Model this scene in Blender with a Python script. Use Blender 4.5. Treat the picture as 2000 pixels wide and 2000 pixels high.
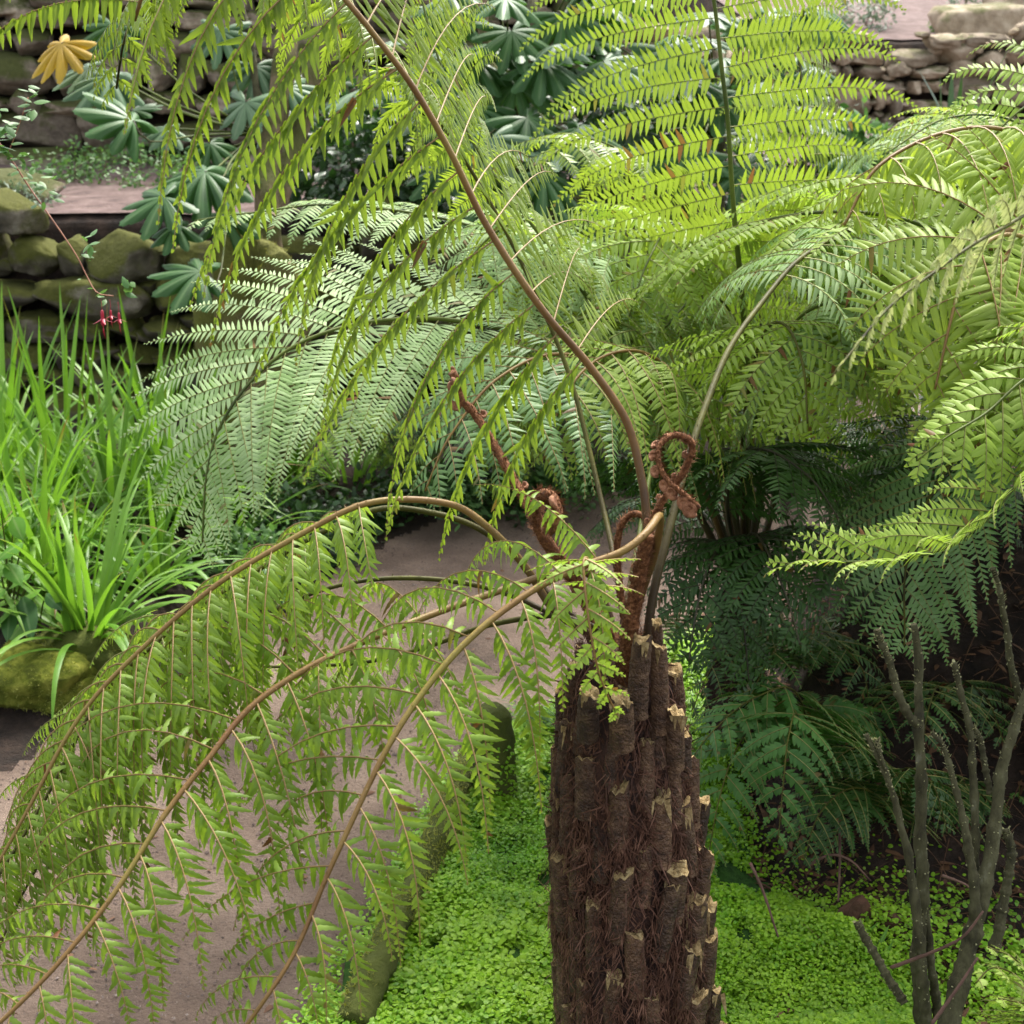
import bpy, math, random
import numpy as np

R = math.radians
RNG = np.random.default_rng(7)
random.seed(7)
for o in list(bpy.data.objects):
    bpy.data.objects.remove(o)
scene = bpy.context.scene
COL = scene.collection

# ------------------------------------------------------------------ camera
PITCH = 18.0
CAMH = 1.7
TF = math.tan(R(20))
cam_d = bpy.data.cameras.new('camera')
cam = bpy.data.objects.new('camera', cam_d)
COL.objects.link(cam)
cam.location = (0, 0, CAMH)
cam.rotation_euler = (R(90 - PITCH), 0, 0)
cam_d.sensor_width = 36
cam_d.lens = 18 / TF
cam_d.clip_start = 0.05
cam_d.clip_end = 500
cam_d.dof.use_dof = True
cam_d.dof.focus_distance = 2.35
cam_d.dof.aperture_fstop = 9.0
scene.camera = cam

# ------------------------------------------------------------------ world, sun, exposure
SUN_EL, SUN_AZ = R(58), R(20)      # azimuth measured from +Y (behind the ferns) towards +X
world = bpy.data.worlds.new('World')
scene.world = world
world.use_nodes = True
wn = world.node_tree
wn.nodes.clear()
wo = wn.nodes.new('ShaderNodeOutputWorld')
wb = wn.nodes.new('ShaderNodeBackground')
sk = wn.nodes.new('ShaderNodeTexSky')
sk.sky_type = 'NISHITA'
sk.sun_disc = False
sk.sun_elevation = SUN_EL
sk.sun_rotation = SUN_AZ
sk.air_density = 1.0
sk.dust_density = 4.0
sk.ozone_density = 0.6
wb.inputs['Strength'].default_value = 0.13
hsw = wn.nodes.new('ShaderNodeHueSaturation')      # bright overcast: the blue is mostly hidden by thin cloud
hsw.inputs['Saturation'].default_value = .35
wn.links.new(sk.outputs[0], hsw.inputs['Color'])
wn.links.new(hsw.outputs[0], wb.inputs['Color'])
wn.links.new(wb.outputs[0], wo.inputs['Surface'])
sun_d = bpy.data.lights.new('sun', 'SUN')
sun_d.energy = 1.5
sun_d.angle = R(10)
sun_d.color = (1.0, 0.96, 0.88)
sun = bpy.data.objects.new('sun', sun_d)
COL.objects.link(sun)
sun.rotation_euler = (R(90) - SUN_EL, 0, math.pi - SUN_AZ)
sun.location = (0, 5, 12)
scene.view_settings.view_transform = 'Standard'
scene.view_settings.look = 'None'
scene.view_settings.exposure = 2.0
scene.view_settings.gamma = 1
scene.view_settings.use_curve_mapping = False
scene.render.engine = 'CYCLES'
scene.cycles.max_bounces = 7
scene.cycles.transmission_bounces = 5
scene.cycles.diffuse_bounces = 4
scene.cycles.use_denoising = True

# ------------------------------------------------------------------ helpers
CP, SP = math.cos(R(PITCH)), math.sin(R(PITCH))
FWD = np.array([0, CP, -SP]); UPV = np.array([0, SP, CP]); RGT = np.array([1.0, 0, 0])
CAMP = np.array([0, 0, CAMH])
ZV = np.array([0, 0, 1.0])

def P(px, py, d):
    """a place in the garden: across, down and metres away from where the photo was taken"""
    return CAMP + d * (FWD + (px - 1000) / 1000 * TF * RGT + (1000 - py) / 1000 * TF * UPV)

def G(px, py, z=0.0):
    r = FWD + (px - 1000) / 1000 * TF * RGT + (1000 - py) / 1000 * TF * UPV
    return CAMP + r * ((z - CAMH) / r[2])

def nrm(v):
    v = np.asarray(v, float)
    return v / (np.linalg.norm(v, axis=-1, keepdims=True) + 1e-12)

def crom(pts, n):
    """smooth curve through pts, resampled to n points evenly along its length"""
    p = np.asarray(pts, float)
    if len(p) == 2:
        return p[0] + (p[1] - p[0]) * np.linspace(0, 1, n)[:, None]
    q = np.vstack([2 * p[0] - p[1], p, 2 * p[-1] - p[-2]])
    out = []
    for i in range(1, len(q) - 2):
        t = np.linspace(0, 1, 14, endpoint=False)[:, None]
        a, b, c, d = q[i - 1], q[i], q[i + 1], q[i + 2]
        out.append(0.5 * (2 * b + (c - a) * t + (2 * a - 5 * b + 4 * c - d) * t ** 2 + (3 * b - a - 3 * c + d) * t ** 3))
    out = np.vstack(out + [p[-1:]])
    L = np.r_[0, np.cumsum(np.linalg.norm(np.diff(out, axis=0), axis=1))]
    u = np.linspace(0, L[-1], n)
    return np.stack([np.interp(u, L, out[:, k]) for k in range(3)], 1)

def interp3(u, xs, ys):
    return np.stack([np.interp(u, xs, ys[:, k]) for k in range(3)], -1)

class MB:
    """collects geometry and links it as one mesh object"""
    def __init__(s):
        s.v, s.q, s.t, s.a, s.n, s.qm, s.tm = [], [], [], [], 0, [], []
    def add(s, v, q=None, t=None, a=(0.5, 0.5, 0), m=0):
        v = np.asarray(v, float).reshape(-1, 3)
        a = np.asarray(a, float)
        if a.ndim == 1:
            a = np.tile(a, (len(v), 1))
        s.v.append(v); s.a.append(a.reshape(-1, 3))
        if q is not None and len(q):
            s.q.append(np.asarray(q).reshape(-1, 4) + s.n); s.qm.append(np.full(len(s.q[-1]), m))
        if t is not None and len(t):
            s.t.append(np.asarray(t).reshape(-1, 3) + s.n); s.tm.append(np.full(len(s.t[-1]), m))
        s.n += len(v)
    def build(s, name, mats, parent=None, smooth=True, origin=None):
        v = np.vstack(s.v); a = np.vstack(s.a)
        q = np.vstack(s.q) if s.q else np.zeros((0, 4), int)
        t = np.vstack(s.t) if s.t else np.zeros((0, 3), int)
        org = np.zeros(3) if origin is None else np.asarray(origin, float)
        me = bpy.data.meshes.new(name)
        me.vertices.add(len(v)); me.vertices.foreach_set('co', (v - org).astype(np.float32).ravel())
        loops = np.r_[q.ravel(), t.ravel()].astype(np.int32)
        me.loops.add(len(loops)); me.loops.foreach_set('vertex_index', loops)
        tot = np.r_[np.full(len(q), 4), np.full(len(t), 3)].astype(np.int32)
        st = np.r_[0, np.cumsum(tot)[:-1]].astype(np.int32)
        me.polygons.add(len(tot)); me.polygons.foreach_set('loop_start', st)
        mi = np.r_[np.concatenate(s.qm) if s.qm else [], np.concatenate(s.tm) if s.tm else []].astype(np.int32)
        if not isinstance(mats, (list, tuple)):
            mats = [mats]
        for m in mats:
            me.materials.append(m)
        me.polygons.foreach_set('material_index', mi)
        me.polygons.foreach_set('use_smooth', np.full(len(tot), smooth))
        at = me.attributes.new('lf', 'FLOAT_COLOR', 'POINT')
        at.data.foreach_set('color', np.c_[a, np.ones(len(a))].astype(np.float32).ravel())
        me.update(calc_edges=True)
        me.validate()
        o = bpy.data.objects.new(name, me)
        COL.objects.link(o)
        if origin is not None:
            o.location = tuple(org)
        if parent is not None:
            o.parent = parent
            pl = parent
            w = np.zeros(3)
            while pl is not None:
                w += np.array(pl.location); pl = pl.parent
            o.location = tuple(org - w)
        return o

def thing(name, loc, label, cat, group=None):
    o = bpy.data.objects.new(name, None)
    o.empty_display_size = 0.1
    COL.objects.link(o)
    o.location = tuple(loc)
    return tag(o, label, cat, group)

def tag(o, label=None, cat=None, group=None, kind=None):
    if label: o['label'] = label
    if cat: o['category'] = cat
    if group: o['group'] = group
    if kind: o['kind'] = kind
    return o

def frames(p):
    """tangents and two normals along a curve (parallel transport)"""
    t = nrm(np.gradient(p, axis=0))
    ref = np.array([0, 0, 1.0]) if abs(t[0][2]) < 0.9 else np.array([1.0, 0, 0])
    n = nrm(np.cross(t[0], ref)); N = [n]
    for i in range(1, len(p)):
        n = n - np.dot(n, t[i]) * t[i]
        n = nrm(n); N.append(n)
    N = np.array(N)
    return t, N, np.cross(t, N)

def tube(mb, p, r, sides=6, a=(0.5, 0.5, 0), m=0, cap=True, bump=0.0):
    p = np.asarray(p, float); n = len(p)
    r = np.broadcast_to(np.asarray(r, float), (n,)).copy()
    t, N, B = frames(p)
    th = np.arange(sides) / sides * 2 * math.pi
    rr = r[:, None] * (1 + bump * RNG.normal(size=(n, sides)))
    v = p[:, None] + rr[..., None] * (np.cos(th)[None, :, None] * N[:, None] + np.sin(th)[None, :, None] * B[:, None])
    i = np.arange(n - 1)[:, None] * sides; j = np.arange(sides)[None]
    k = (j + 1) % sides
    q = np.stack([i + j, i + k, i + sides + k, i + sides + j], -1).reshape(-1, 4)
    v = v.reshape(-1, 3)
    aa = np.tile(np.asarray(a, float), (len(v) + 2, 1))
    aa[:n * sides, 1] = np.repeat(np.linspace(0, 1, n), sides)
    tt = []
    if cap:
        v = np.vstack([v, p[:1], p[-1:]])
        for jj in range(sides):
            tt.append([n * sides, (jj + 1) % sides, jj])
            tt.append([n * sides + 1, (n - 1) * sides + jj, (n - 1) * sides + (jj + 1) % sides])
    else:
        aa = aa[:-2]
    mb.add(v, q, tt, aa, m)

def hash3(v, s=0.0):
    return np.modf(np.abs(np.sin(v @ np.array([127.1, 311.7, 74.7]) + s) * 43758.5453))[0]

def vnoise(p, sc=1.0, seed=0.0):
    """smooth value noise, -1..1, on an array of points"""
    p = np.asarray(p, float) * sc
    i = np.floor(p); f = p - i; f = f * f * (3 - 2 * f)
    out = 0
    for dx in (0, 1):
        for dy in (0, 1):
            for dz in (0, 1):
                w = (f[..., 0] if dx else 1 - f[..., 0]) * (f[..., 1] if dy else 1 - f[..., 1]) * (f[..., 2] if dz else 1 - f[..., 2])
                out = out + w * hash3(i + np.array([dx, dy, dz]), seed)
    return out * 2 - 1

def fbm(p, sc=1.0, seed=0.0, o=3):
    r = 0
    for k in range(o):
        r = r + vnoise(p, sc * 2 ** k, seed + k * 3.1) / 2 ** k
    return r

LANCE = {3: [.55, .95, 0.02], 4: [.5, 1, .75, .02], 6: [.45, .92, 1.0, .85, .55, .02]}

def blades(mb, O, D, M, L, W, S=4, sag=0.15, fold=0.25, cren=0.0, rnd=None, brown=None, shape=None, m=0, lobes=0):
    """many small lance-shaped leaflets at once: O base, D direction, M upper side, L length, W half width"""
    N = len(O)
    if N == 0: return
    D = nrm(D); M = nrm(M - (M * D).sum(-1, keepdims=True) * D)
    Wd = np.cross(D, M)
    u = np.linspace(0, 1, S)
    if shape is None:
        w = np.interp(u, [0, .12, .35, .6, .85, 1], [.95, 1, .9, .7, .34, .03])
    else:
        w = np.interp(u, *shape)
    if cren:
        w = w * (1 + cren * np.where(np.arange(S) % 2 == 0, -1, 1)); w[-1] = .03
    Lc = L[:, None, None]; Wc = W[:, None, None] * w[None, :, None]
    uu = u[None, :, None]
    sg = np.broadcast_to(np.asarray(sag, float), (N,))[:, None, None]
    c = O[:, None] + D[:, None] * Lc * uu - M[:, None] * sg * Lc * uu ** 2
    tipf = 0.0
    l = c - Wd[:, None] * Wc - M[:, None] * Wc * fold + D[:, None] * tipf
    r = c + Wd[:, None] * Wc - M[:, None] * Wc * fold
    v = np.stack([l, c, r], 2)                    # N,S,3cols,3
    rnd = RNG.random(N) if rnd is None else np.broadcast_to(rnd, (N,))
    brown = np.zeros(N) if brown is None else np.broadcast_to(brown, (N,))
    a = np.zeros((N, S, 3, 3))
    a[..., 0] = rnd[:, None, None]
    a[..., 0::2, 1] = 1.0
    a[..., 2] = brown[:, None, None]
    s = np.arange(S - 1)[:, None]; cidx = np.arange(2)[None]
    base = s * 3 + cidx
    q = np.stack([base, base + 1, base + 4, base + 3], -1).reshape(-1, 4)
    q = (np.arange(N)[:, None, None] * (S * 3) + q[None]).reshape(-1, 4)
    mb.add(v.reshape(-1, 3), q, None, a.reshape(-1, 3), m)

# ------------------------------------------------------------------ materials
def mat_new(name):
    m = bpy.data.materials.new(name); m.use_nodes = True
    nt = m.node_tree; nt.nodes.clear()
    return m, nt, nt.nodes.new('ShaderNodeOutputMaterial')

def nd(nt, kind, **kw):
    n = nt.nodes.new(kind)
    for k, v in kw.items():
        if k in n.inputs: n.inputs[k].default_value = v
        else: setattr(n, k, v)
    return n

def mixc(nt, a, b, f, blend='MIX'):
    n = nt.nodes.new('ShaderNodeMix'); n.data_type = 'RGBA'; n.blend_type = blend
    for sock, val in ((6, a), (7, b), (0, f)):
        if hasattr(val, 'default_value') or hasattr(val, 'is_linked'):
            nt.links.new(val, n.inputs[sock])
        else:
            n.inputs[sock].default_value = (*val, 1) if isinstance(val, (tuple, list)) else val
    return n.outputs[2]

def ramp(nt, src, stops):
    n = nt.nodes.new('ShaderNodeValToRGB')
    e = n.color_ramp.elements
    while len(e) < len(stops): e.new(0.5)
    for el, (p, c) in zip(e, stops):
        el.position = p; el.color = (*c, 1) if isinstance(c, (tuple, list)) else (c, c, c, 1)
    nt.links.new(src, n.inputs[0])
    return n.outputs[0]

def noise(nt, sc, det=4, rough=.6, coord='Object', dist=0):
    tc = nt.nodes.new('ShaderNodeTexCoord')
    n = nd(nt, 'ShaderNodeTexNoise', Scale=sc, Detail=det, Roughness=rough, Distortion=dist)
    nt.links.new(tc.outputs[coord], n.inputs['Vector'])
    return n.outputs['Fac']

def leafmat(name, c1, c2, trans, rough=.42, tmix=.38, under=None, brown=(0.16, .06, .02), rib=None, spec=.5, edge=0.0):
    """leaf: c1..c2 is the spread of leaf colours, trans what shines through, rib the paler midrib"""
    m, nt, out = mat_new(name)
    at = nd(nt, 'ShaderNodeAttribute', attribute_name='lf')
    sep = nt.nodes.new('ShaderNodeSeparateColor'); nt.links.new(at.outputs['Color'], sep.inputs[0])
    c = mixc(nt, c1, c2, sep.outputs[0])
    nz = noise(nt, 9, 3)
    hs = nd(nt, 'ShaderNodeHueSaturation')
    mr = nd(nt, 'ShaderNodeMapRange'); nt.links.new(nz, mr.inputs[0])
    mr.inputs[1].default_value = .3; mr.inputs[2].default_value = .7
    mr.inputs[3].default_value = .75; mr.inputs[4].default_value = 1.25
    nt.links.new(mr.outputs[0], hs.inputs['Value']); nt.links.new(c, hs.inputs['Color'])
    c = hs.outputs[0]
    if rib:
        f = ramp(nt, sep.outputs[1], [(0.0, .8), (.22, 0.0)])
        c = mixc(nt, c, rib, f)
    if under:
        ge = nt.nodes.new('ShaderNodeNewGeometry')
        c = mixc(nt, c, under, ge.outputs['Backfacing'])
    c = mixc(nt, c, brown, sep.outputs[2])
    p = nd(nt, 'ShaderNodeBsdfPrincipled', Roughness=rough)
    p.inputs['Specular IOR Level'].default_value = spec
    nt.links.new(c, p.inputs['Base Color'])
    bn = noise(nt, 160, 2)
    bp = nd(nt, 'ShaderNodeBump', Strength=.25, Distance=.002); nt.links.new(bn, bp.inputs['Height'])
    nt.links.new(bp.outputs[0], p.inputs['Normal'])
    tr = nt.nodes.new('ShaderNodeBsdfTranslucent')
    tcol = mixc(nt, trans, tuple(x * .75 for x in trans), sep.outputs[0])
    tcol = mixc(nt, tcol, brown, sep.outputs[2])
    nt.links.new(tcol, tr.inputs[0])
    mx = nd(nt, 'ShaderNodeMixShader'); mx.inputs[0].default_value = tmix
    nt.links.new(p.outputs[0], mx.inputs[1]); nt.links.new(tr.outputs[0], mx.inputs[2])
    nt.links.new(mx.outputs[0], out.inputs[0])
    return m

def roughmat(name, stops, sc=8, det=6, rough=.85, bump=.5, bsc=40, bdist=.01, moss=None, mossamt=.5, stone_attr=False, spec=.3, stretch=None, mossc2=None, bdet=6):
    """earth, bark and stone: colour ramp over noise, bump, and moss growing on what faces up"""
    m, nt, out = mat_new(name)
    tc = nt.nodes.new('ShaderNodeTexCoord')
    vec = tc.outputs['Object']
    if stretch:
        mp = nd(nt, 'ShaderNodeMapping'); mp.inputs['Scale'].default_value = stretch
        nt.links.new(vec, mp.inputs[0]); vec = mp.outputs[0]
    n = nd(nt, 'ShaderNodeTexNoise', Scale=sc, Detail=det, Roughness=.62); nt.links.new(vec, n.inputs['Vector'])
    c = ramp(nt, n.outputs['Fac'], stops)
    if stone_attr:
        at = nd(nt, 'ShaderNodeAttribute', attribute_name='lf')
        sep = nt.nodes.new('ShaderNodeSeparateColor'); nt.links.new(at.outputs['Color'], sep.inputs[0])
        hs = nd(nt, 'ShaderNodeHueSaturation')
        mr = nd(nt, 'ShaderNodeMapRange'); nt.links.new(sep.outputs[0], mr.inputs[0])
        mr.inputs[3].default_value = .55; mr.inputs[4].default_value = 1.3
        nt.links.new(mr.outputs[0], hs.inputs['Value']); nt.links.new(c, hs.inputs['Color'])
        c = hs.outputs[0]
    if moss:
        ge = nt.nodes.new('ShaderNodeNewGeometry')
        sx = nt.nodes.new('ShaderNodeSeparateXYZ'); nt.links.new(ge.outputs['Normal'], sx.inputs[0])
        n2 = nd(nt, 'ShaderNodeTexNoise', Scale=6, Detail=5, Roughness=.65); nt.links.new(tc.outputs['Object'], n2.inputs['Vector'])
        ad = nd(nt, 'ShaderNodeMath', operation='MULTIPLY_ADD'); nt.links.new(sx.outputs[2], ad.inputs[0])
        ad.inputs[1].default_value = .3; nt.links.new(n2.outputs['Fac'], ad.inputs[2])
        f = ramp(nt, ad.outputs[0], [(1 - mossamt - .12, 0.0), (1 - mossamt + .08, 1.0)])
        n3 = nd(nt, 'ShaderNodeTexNoise', Scale=45, Detail=4); nt.links.new(tc.outputs['Object'], n3.inputs['Vector'])
        mc = mixc(nt, moss, mossc2 or tuple(x * .45 for x in moss), n3.outputs['Fac'])
        c = mixc(nt, c, mc, f)
    p = nd(nt, 'ShaderNodeBsdfPrincipled', Roughness=rough)
    p.inputs['Specular IOR Level'].default_value = spec
    nt.links.new(c, p.inputs['Base Color'])
    nb = nd(nt, 'ShaderNodeTexNoise', Scale=bsc, Detail=bdet, Roughness=.7); nt.links.new(vec, nb.inputs['Vector'])
    bp = nd(nt, 'ShaderNodeBump', Strength=bump, Distance=bdist); nt.links.new(nb.outputs['Fac'], bp.inputs['Height'])
    nt.links.new(bp.outputs[0], p.inputs['Normal'])
    nt.links.new(p.outputs[0], out.inputs[0])
    return m

M = {}
M['pathm'] = roughmat('path_dirt', [(.3, (.052, .036, .026)), (.47, (.125, .087, .065)), (.62, (.2, .145, .11))], 2.2, 15, .95, 1, 90, .012)
nt = M['pathm'].node_tree      # fine speckle of crumbs and dust over the broad tone
p = next(n for n in nt.nodes if n.type == 'BSDF_PRINCIPLED'); src = p.inputs['Base Color'].links[0].from_socket
nt.links.new(mixc(nt, src, (.05, .035, .03), ramp(nt, noise(nt, 110, 4, .7), [(.3, .75), (.46, 0.0)])), p.inputs['Base Color'])
src = p.inputs['Base Color'].links[0].from_socket
nt.links.new(mixc(nt, src, (.3, .24, .21), ramp(nt, noise(nt, 170, 3, .7), [(.62, 0.0), (.74, .7)])), p.inputs['Base Color'])
M['soil'] = roughmat('soil', [(.3, (.010, .0065, .004)), (.5, (.028, .017, .011)), (.7, (.065, .04, .027))], 14, 8, .95, 1, 60, .03)  # dark humus, darkened further to imitate canopy shade on the bank
M['soil_pink'] = roughmat('terrace_soil', [(.3, (.08, .055, .048)), (.5, (.16, .11, .098)), (.7, (.24, .175, .155))], 9, 8, .95, 1, 50, .02)
M['stone'] = roughmat('stone', [(.25, (.09, .075, .055)), (.45, (.24, .19, .14)), (.7, (.42, .35, .26))], 11, 7, .9, 1, 45, .012, moss=(.09, .10, .025), mossamt=.42, stone_attr=True)
M['stone_moss'] = roughmat('mossy_stone', [(.25, (.05, .045, .035)), (.5, (.13, .11, .08)), (.7, (.24, .21, .16))], 9, 7, .95, 1, 60, .012, moss=(.11, .115, .02), mossamt=.5, stone_attr=True)
M['stone_dry'] = roughmat('dry_stone', [(.25, (.16, .12, .08)), (.45, (.32, .25, .17)), (.7, (.5, .42, .31))], 9, 7, .9, 1, 40, .012, moss=(.15, .15, .05), mossamt=.2, stone_attr=True)
M['moss'] = roughmat('moss', [(.3, (.05, .06, .012)), (.5, (.13, .15, .02)), (.7, (.27, .27, .05))], 22, 6, 1, 1, 130, .012, spec=.1)
M['mosswood'] = roughmat('mossy_wood', [(.3, (.03, .022, .012)), (.5, (.07, .055, .025)), (.7, (.11, .095, .05))], 14, 6, .95, 1, 80, .01, moss=(.1, .12, .02), mossamt=.58)
M['bark'] = roughmat('bark', [(.3, (.06, .042, .022)), (.5, (.17, .12, .065)), (.7, (.3, .225, .135))], 14, 7, .9, 1, 45, .02, stretch=(1, 1, .3), moss=(.12, .13, .03), mossamt=.4)
M['stump'] = roughmat('stump_bark', [(.3, (.08, .055, .03)), (.5, (.17, .12, .07)), (.7, (.28, .21, .14))], 12, 6, .9, 1, 50, .012, moss=(.17, .17, .035), mossamt=.5)
M['greybark'] = roughmat('grey_green_bark', [(.3, (.022, .02, .010)), (.45, (.055, .05, .022)), (.6, (.09, .085, .04)), (.75, (.17, .165, .11))], 34, 7, .85, 1, 70, .006, stretch=(1, 1, .5))
M['lichen'] = roughmat('lichen_dot', [(.3, (.16, .16, .06)), (.7, (.34, .32, .18))], 60, 3, .9, .3, 80, .002)
M['fern_core'] = roughmat('fern_trunk_core', [(.3, (.012, .007, .006)), (.5, (.035, .018, .013)), (.7, (.08, .038, .025))], 30, 6, .9, 1, 90, .012, stretch=(1, 1, .4))
M['stub'] = roughmat('frond_stub_bark', [(.3, (.022, .010, .005)), (.5, (.08, .04, .019)), (.72, (.2, .115, .058))], 45, 7, .6, 1, 190, .009, spec=.45, bdet=2, stone_attr=True)
M['cut'] = roughmat('cut_face', [(.3, (.11, .07, .025)), (.45, (.28, .19, .08)), (.7, (.5, .38, .19))], 90, 5, .9, 1, 160, .006)
M['fibre'] = roughmat('root_fibre', [(.3, (.03, .013, .008)), (.5, (.085, .036, .02)), (.72, (.21, .105, .065))], 40, 4, .7, .4, 100, .002)
M['terracotta'] = roughmat('reddish_rock', [(.3, (.05, .025, .015)), (.6, (.13, .06, .035))], 12, 5, .9, .8, 50, .01)
M['twig'] = roughmat('twig', [(.3, (.07, .035, .025)), (.7, (.17, .095, .07))], 30, 4, .8, .5, 80, .003)
M['rachis_brown'] = roughmat('rachis_brown', [(.3, (.09, .04, .014)), (.5, (.2, .105, .03)), (.7, (.33, .2, .06))], 5, 4, .45, .35, 240, .0015, spec=.5)
M['rachis_tan'] = roughmat('rachis_tan', [(.3, (.14, .065, .02)), (.5, (.19, .115, .03)), (.7, (.22, .18, .035))], 5, 5, .45, .5, 240, .002, spec=.3)
M['rachis_olive'] = roughmat('rachis_olive', [(.3, (.02, .018, .003)), (.5, (.06, .058, .008)), (.7, (.10, .10, .012))], 9, 5, .55, .5, 200, .002, spec=.2)
M['rachis_green'] = roughmat('rachis_green', [(.3, (.03, .045, .008)), (.5, (.07, .095, .014)), (.7, (.11, .14, .02))], 6, 4, .55, .4, 200, .0015, spec=.2)
M['rachis_dark'] = roughmat('rachis_dark', [(.3, (.012, .012, .006)), (.6, (.05, .045, .02))], 6, 4, .5, .3, 200, .0012)
M['fuzz'] = roughmat('crozier_fuzz', [(.3, (.08, .028, .009)), (.5, (.2, .075, .025)), (.7, (.38, .17, .07))], 160, 4, .75, 1, 300, .007)
M['knob'] = roughmat('crozier_knob', [(.3, (.14, .05, .02)), (.6, (.36, .16, .08)), (.8, (.5, .27, .15))], 90, 4, .55, 1, 300, .004)
M['redstem'] = roughmat('red_stem', [(.3, (.2, .07, .04)), (.7, (.36, .17, .09))], 20, 3, .5, .2, 80, .001)
M['deadleaf'] = roughmat('dead_leaf', [(.3, (.05, .022, .012)), (.7, (.15, .075, .035))], 20, 3, .8, .4, 80, .002)
M['flower'] = leafmat('fuchsia_petal', (.4, .015, .035), (.55, .05, .09), (.5, .03, .06), tmix=.3)
M['rachis_brown'].node_tree.nodes['Color Ramp'].color_ramp.elements[2].color = (.25, .17, .04, 1)
for k_ in ('rachis_brown', 'rachis_tan', 'rachis_olive', 'rachis_green'):      # stalk bases are dark and scaly
    nt = M[k_].node_tree
    p = next(n for n in nt.nodes if n.type == 'BSDF_PRINCIPLED'); src = p.inputs['Base Color'].links[0].from_socket
    at = nd(nt, 'ShaderNodeAttribute', attribute_name='lf')
    sep = nt.nodes.new('ShaderNodeSeparateColor'); nt.links.new(at.outputs['Color'], sep.inputs[0])
    ad = nd(nt, 'ShaderNodeMath', operation='ADD'); nt.links.new(sep.outputs[1], ad.inputs[0]); nt.links.new(sep.outputs[2], ad.inputs[1])
    f = ramp(nt, ad.outputs[0], [(.04, 1.0), (.3, 0.0)])
    c_ = mixc(nt, src, (.035, .018, .01), f)
    nt.links.new(mixc(nt, c_, (.2, .2, .06) if k_ in ('rachis_green', 'rachis_olive') else (.26, .17, .06), sep.outputs[2]), p.inputs['Base Color'])
M['white'] = roughmat('pale_chip', [(.3, (.5, .48, .45)), (.7, (.8, .78, .75))], 20, 3, .8, .4, 80, .002)

# leaf colours
M['mossleaf'] = leafmat('moss_tips', (.1, .12, .015), (.3, .3, .05), (.3, .32, .03), .7, .3)
M['f_main'] = leafmat('fern_leaf_main', (.1, .165, .012), (.19, .26, .03), (.32, .46, .03), .45, .42, rib=(.25, .28, .05), spec=.35)
M['f_yel'] = leafmat('fern_leaf_yellowgreen', (.12, .2, .02), (.21, .3, .045), (.29, .40, .03), .42, .45, rib=(.3, .36, .08))
M['f_fresh'] = leafmat('fern_leaf_fresh', (.2, .3, .03), (.34, .46, .09), (.36, .54, .05), .5, .42, spec=.3)
M['f_pale'] = leafmat('fern_leaf_pale', (.24, .36, .13), (.42, .54, .27), (.34, .54, .15), .6, .32, spec=.22)
M['f_blue'] = leafmat('fern_leaf_bluegreen', (.1, .2, .05), (.19, .31, .11), (.18, .36, .06), .42, .3, spec=.4)
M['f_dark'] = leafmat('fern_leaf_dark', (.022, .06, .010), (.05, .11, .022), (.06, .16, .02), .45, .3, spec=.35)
M['f_mid'] = leafmat('fern_leaf_mid', (.12, .21, .014), (.26, .38, .06), (.34, .5, .035), .45, .42, under=(.27, .37, .12), spec=.35)
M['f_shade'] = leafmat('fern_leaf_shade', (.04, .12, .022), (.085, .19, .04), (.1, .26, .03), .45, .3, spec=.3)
M['f_cream'] = leafmat('fern_leaf_cream', (.36, .42, .14), (.5, .52, .22), (.5, .55, .18), .5, .4)
M['f_ladder'] = leafmat('fern_leaf_ladder', (.18, .27, .02), (.32, .42, .07), (.42, .55, .05), .5, .42, under=(.28, .37, .1), spec=.3)
M['fatsia'] = leafmat('fatsia_leaf', (.025, .075, .014), (.05, .13, .03), (.09, .22, .03), .45, .2, spec=.3, rib=(.1, .17, .06))
M['fatsia_pale'] = leafmat('fatsia_leaf_pale', (.06, .125, .05), (.11, .18, .09), (.1, .2, .06), .5, .15, spec=.3, rib=(.16, .22, .12))
M['fatsia_yel'] = leafmat('fatsia_leaf_yellow', (.42, .25, .015), (.55, .36, .03), (.6, .42, .02), .5, .4)
M['lily'] = leafmat('daylily_leaf', (.07, .18, .014), (.18, .33, .045), (.23, .47, .03), .42, .36, spec=.3)
M['gc'] = leafmat('groundcover_leaf', (.10, .26, .008), (.3, .5, .03), (.3, .55, .01), .42, .35, spec=.35)
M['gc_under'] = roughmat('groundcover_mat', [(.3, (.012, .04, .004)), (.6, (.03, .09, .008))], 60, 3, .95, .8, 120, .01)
M['weed'] = leafmat('weed_leaf', (.05, .13, .03), (.12, .23, .06), (.14, .3, .05), .5, .3)
M['greyleaf'] = leafmat('grey_shrub_leaf', (.13, .19, .12), (.22, .29, .19), (.16, .25, .1), .5, .2)
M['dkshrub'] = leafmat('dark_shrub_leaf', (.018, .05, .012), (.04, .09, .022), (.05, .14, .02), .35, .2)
M['broad'] = leafmat('broad_leaf', (.06, .17, .012), (.11, .25, .025), (.18, .38, .03), .5, .35, rib=(.2, .3, .08), spec=.3)

# ------------------------------------------------------------------ ground
def sm(x): x = np.clip(x, 0, 1); return x * x * (3 - 2 * x)

def wall2_y(x): return 8.5 + 2.4 * sm((np.asarray(x, float) - 0.3) / 2.0)
def wall1_y(x): return 6.45 + 0.15 * np.sin(np.asarray(x, float) * .8)

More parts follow.
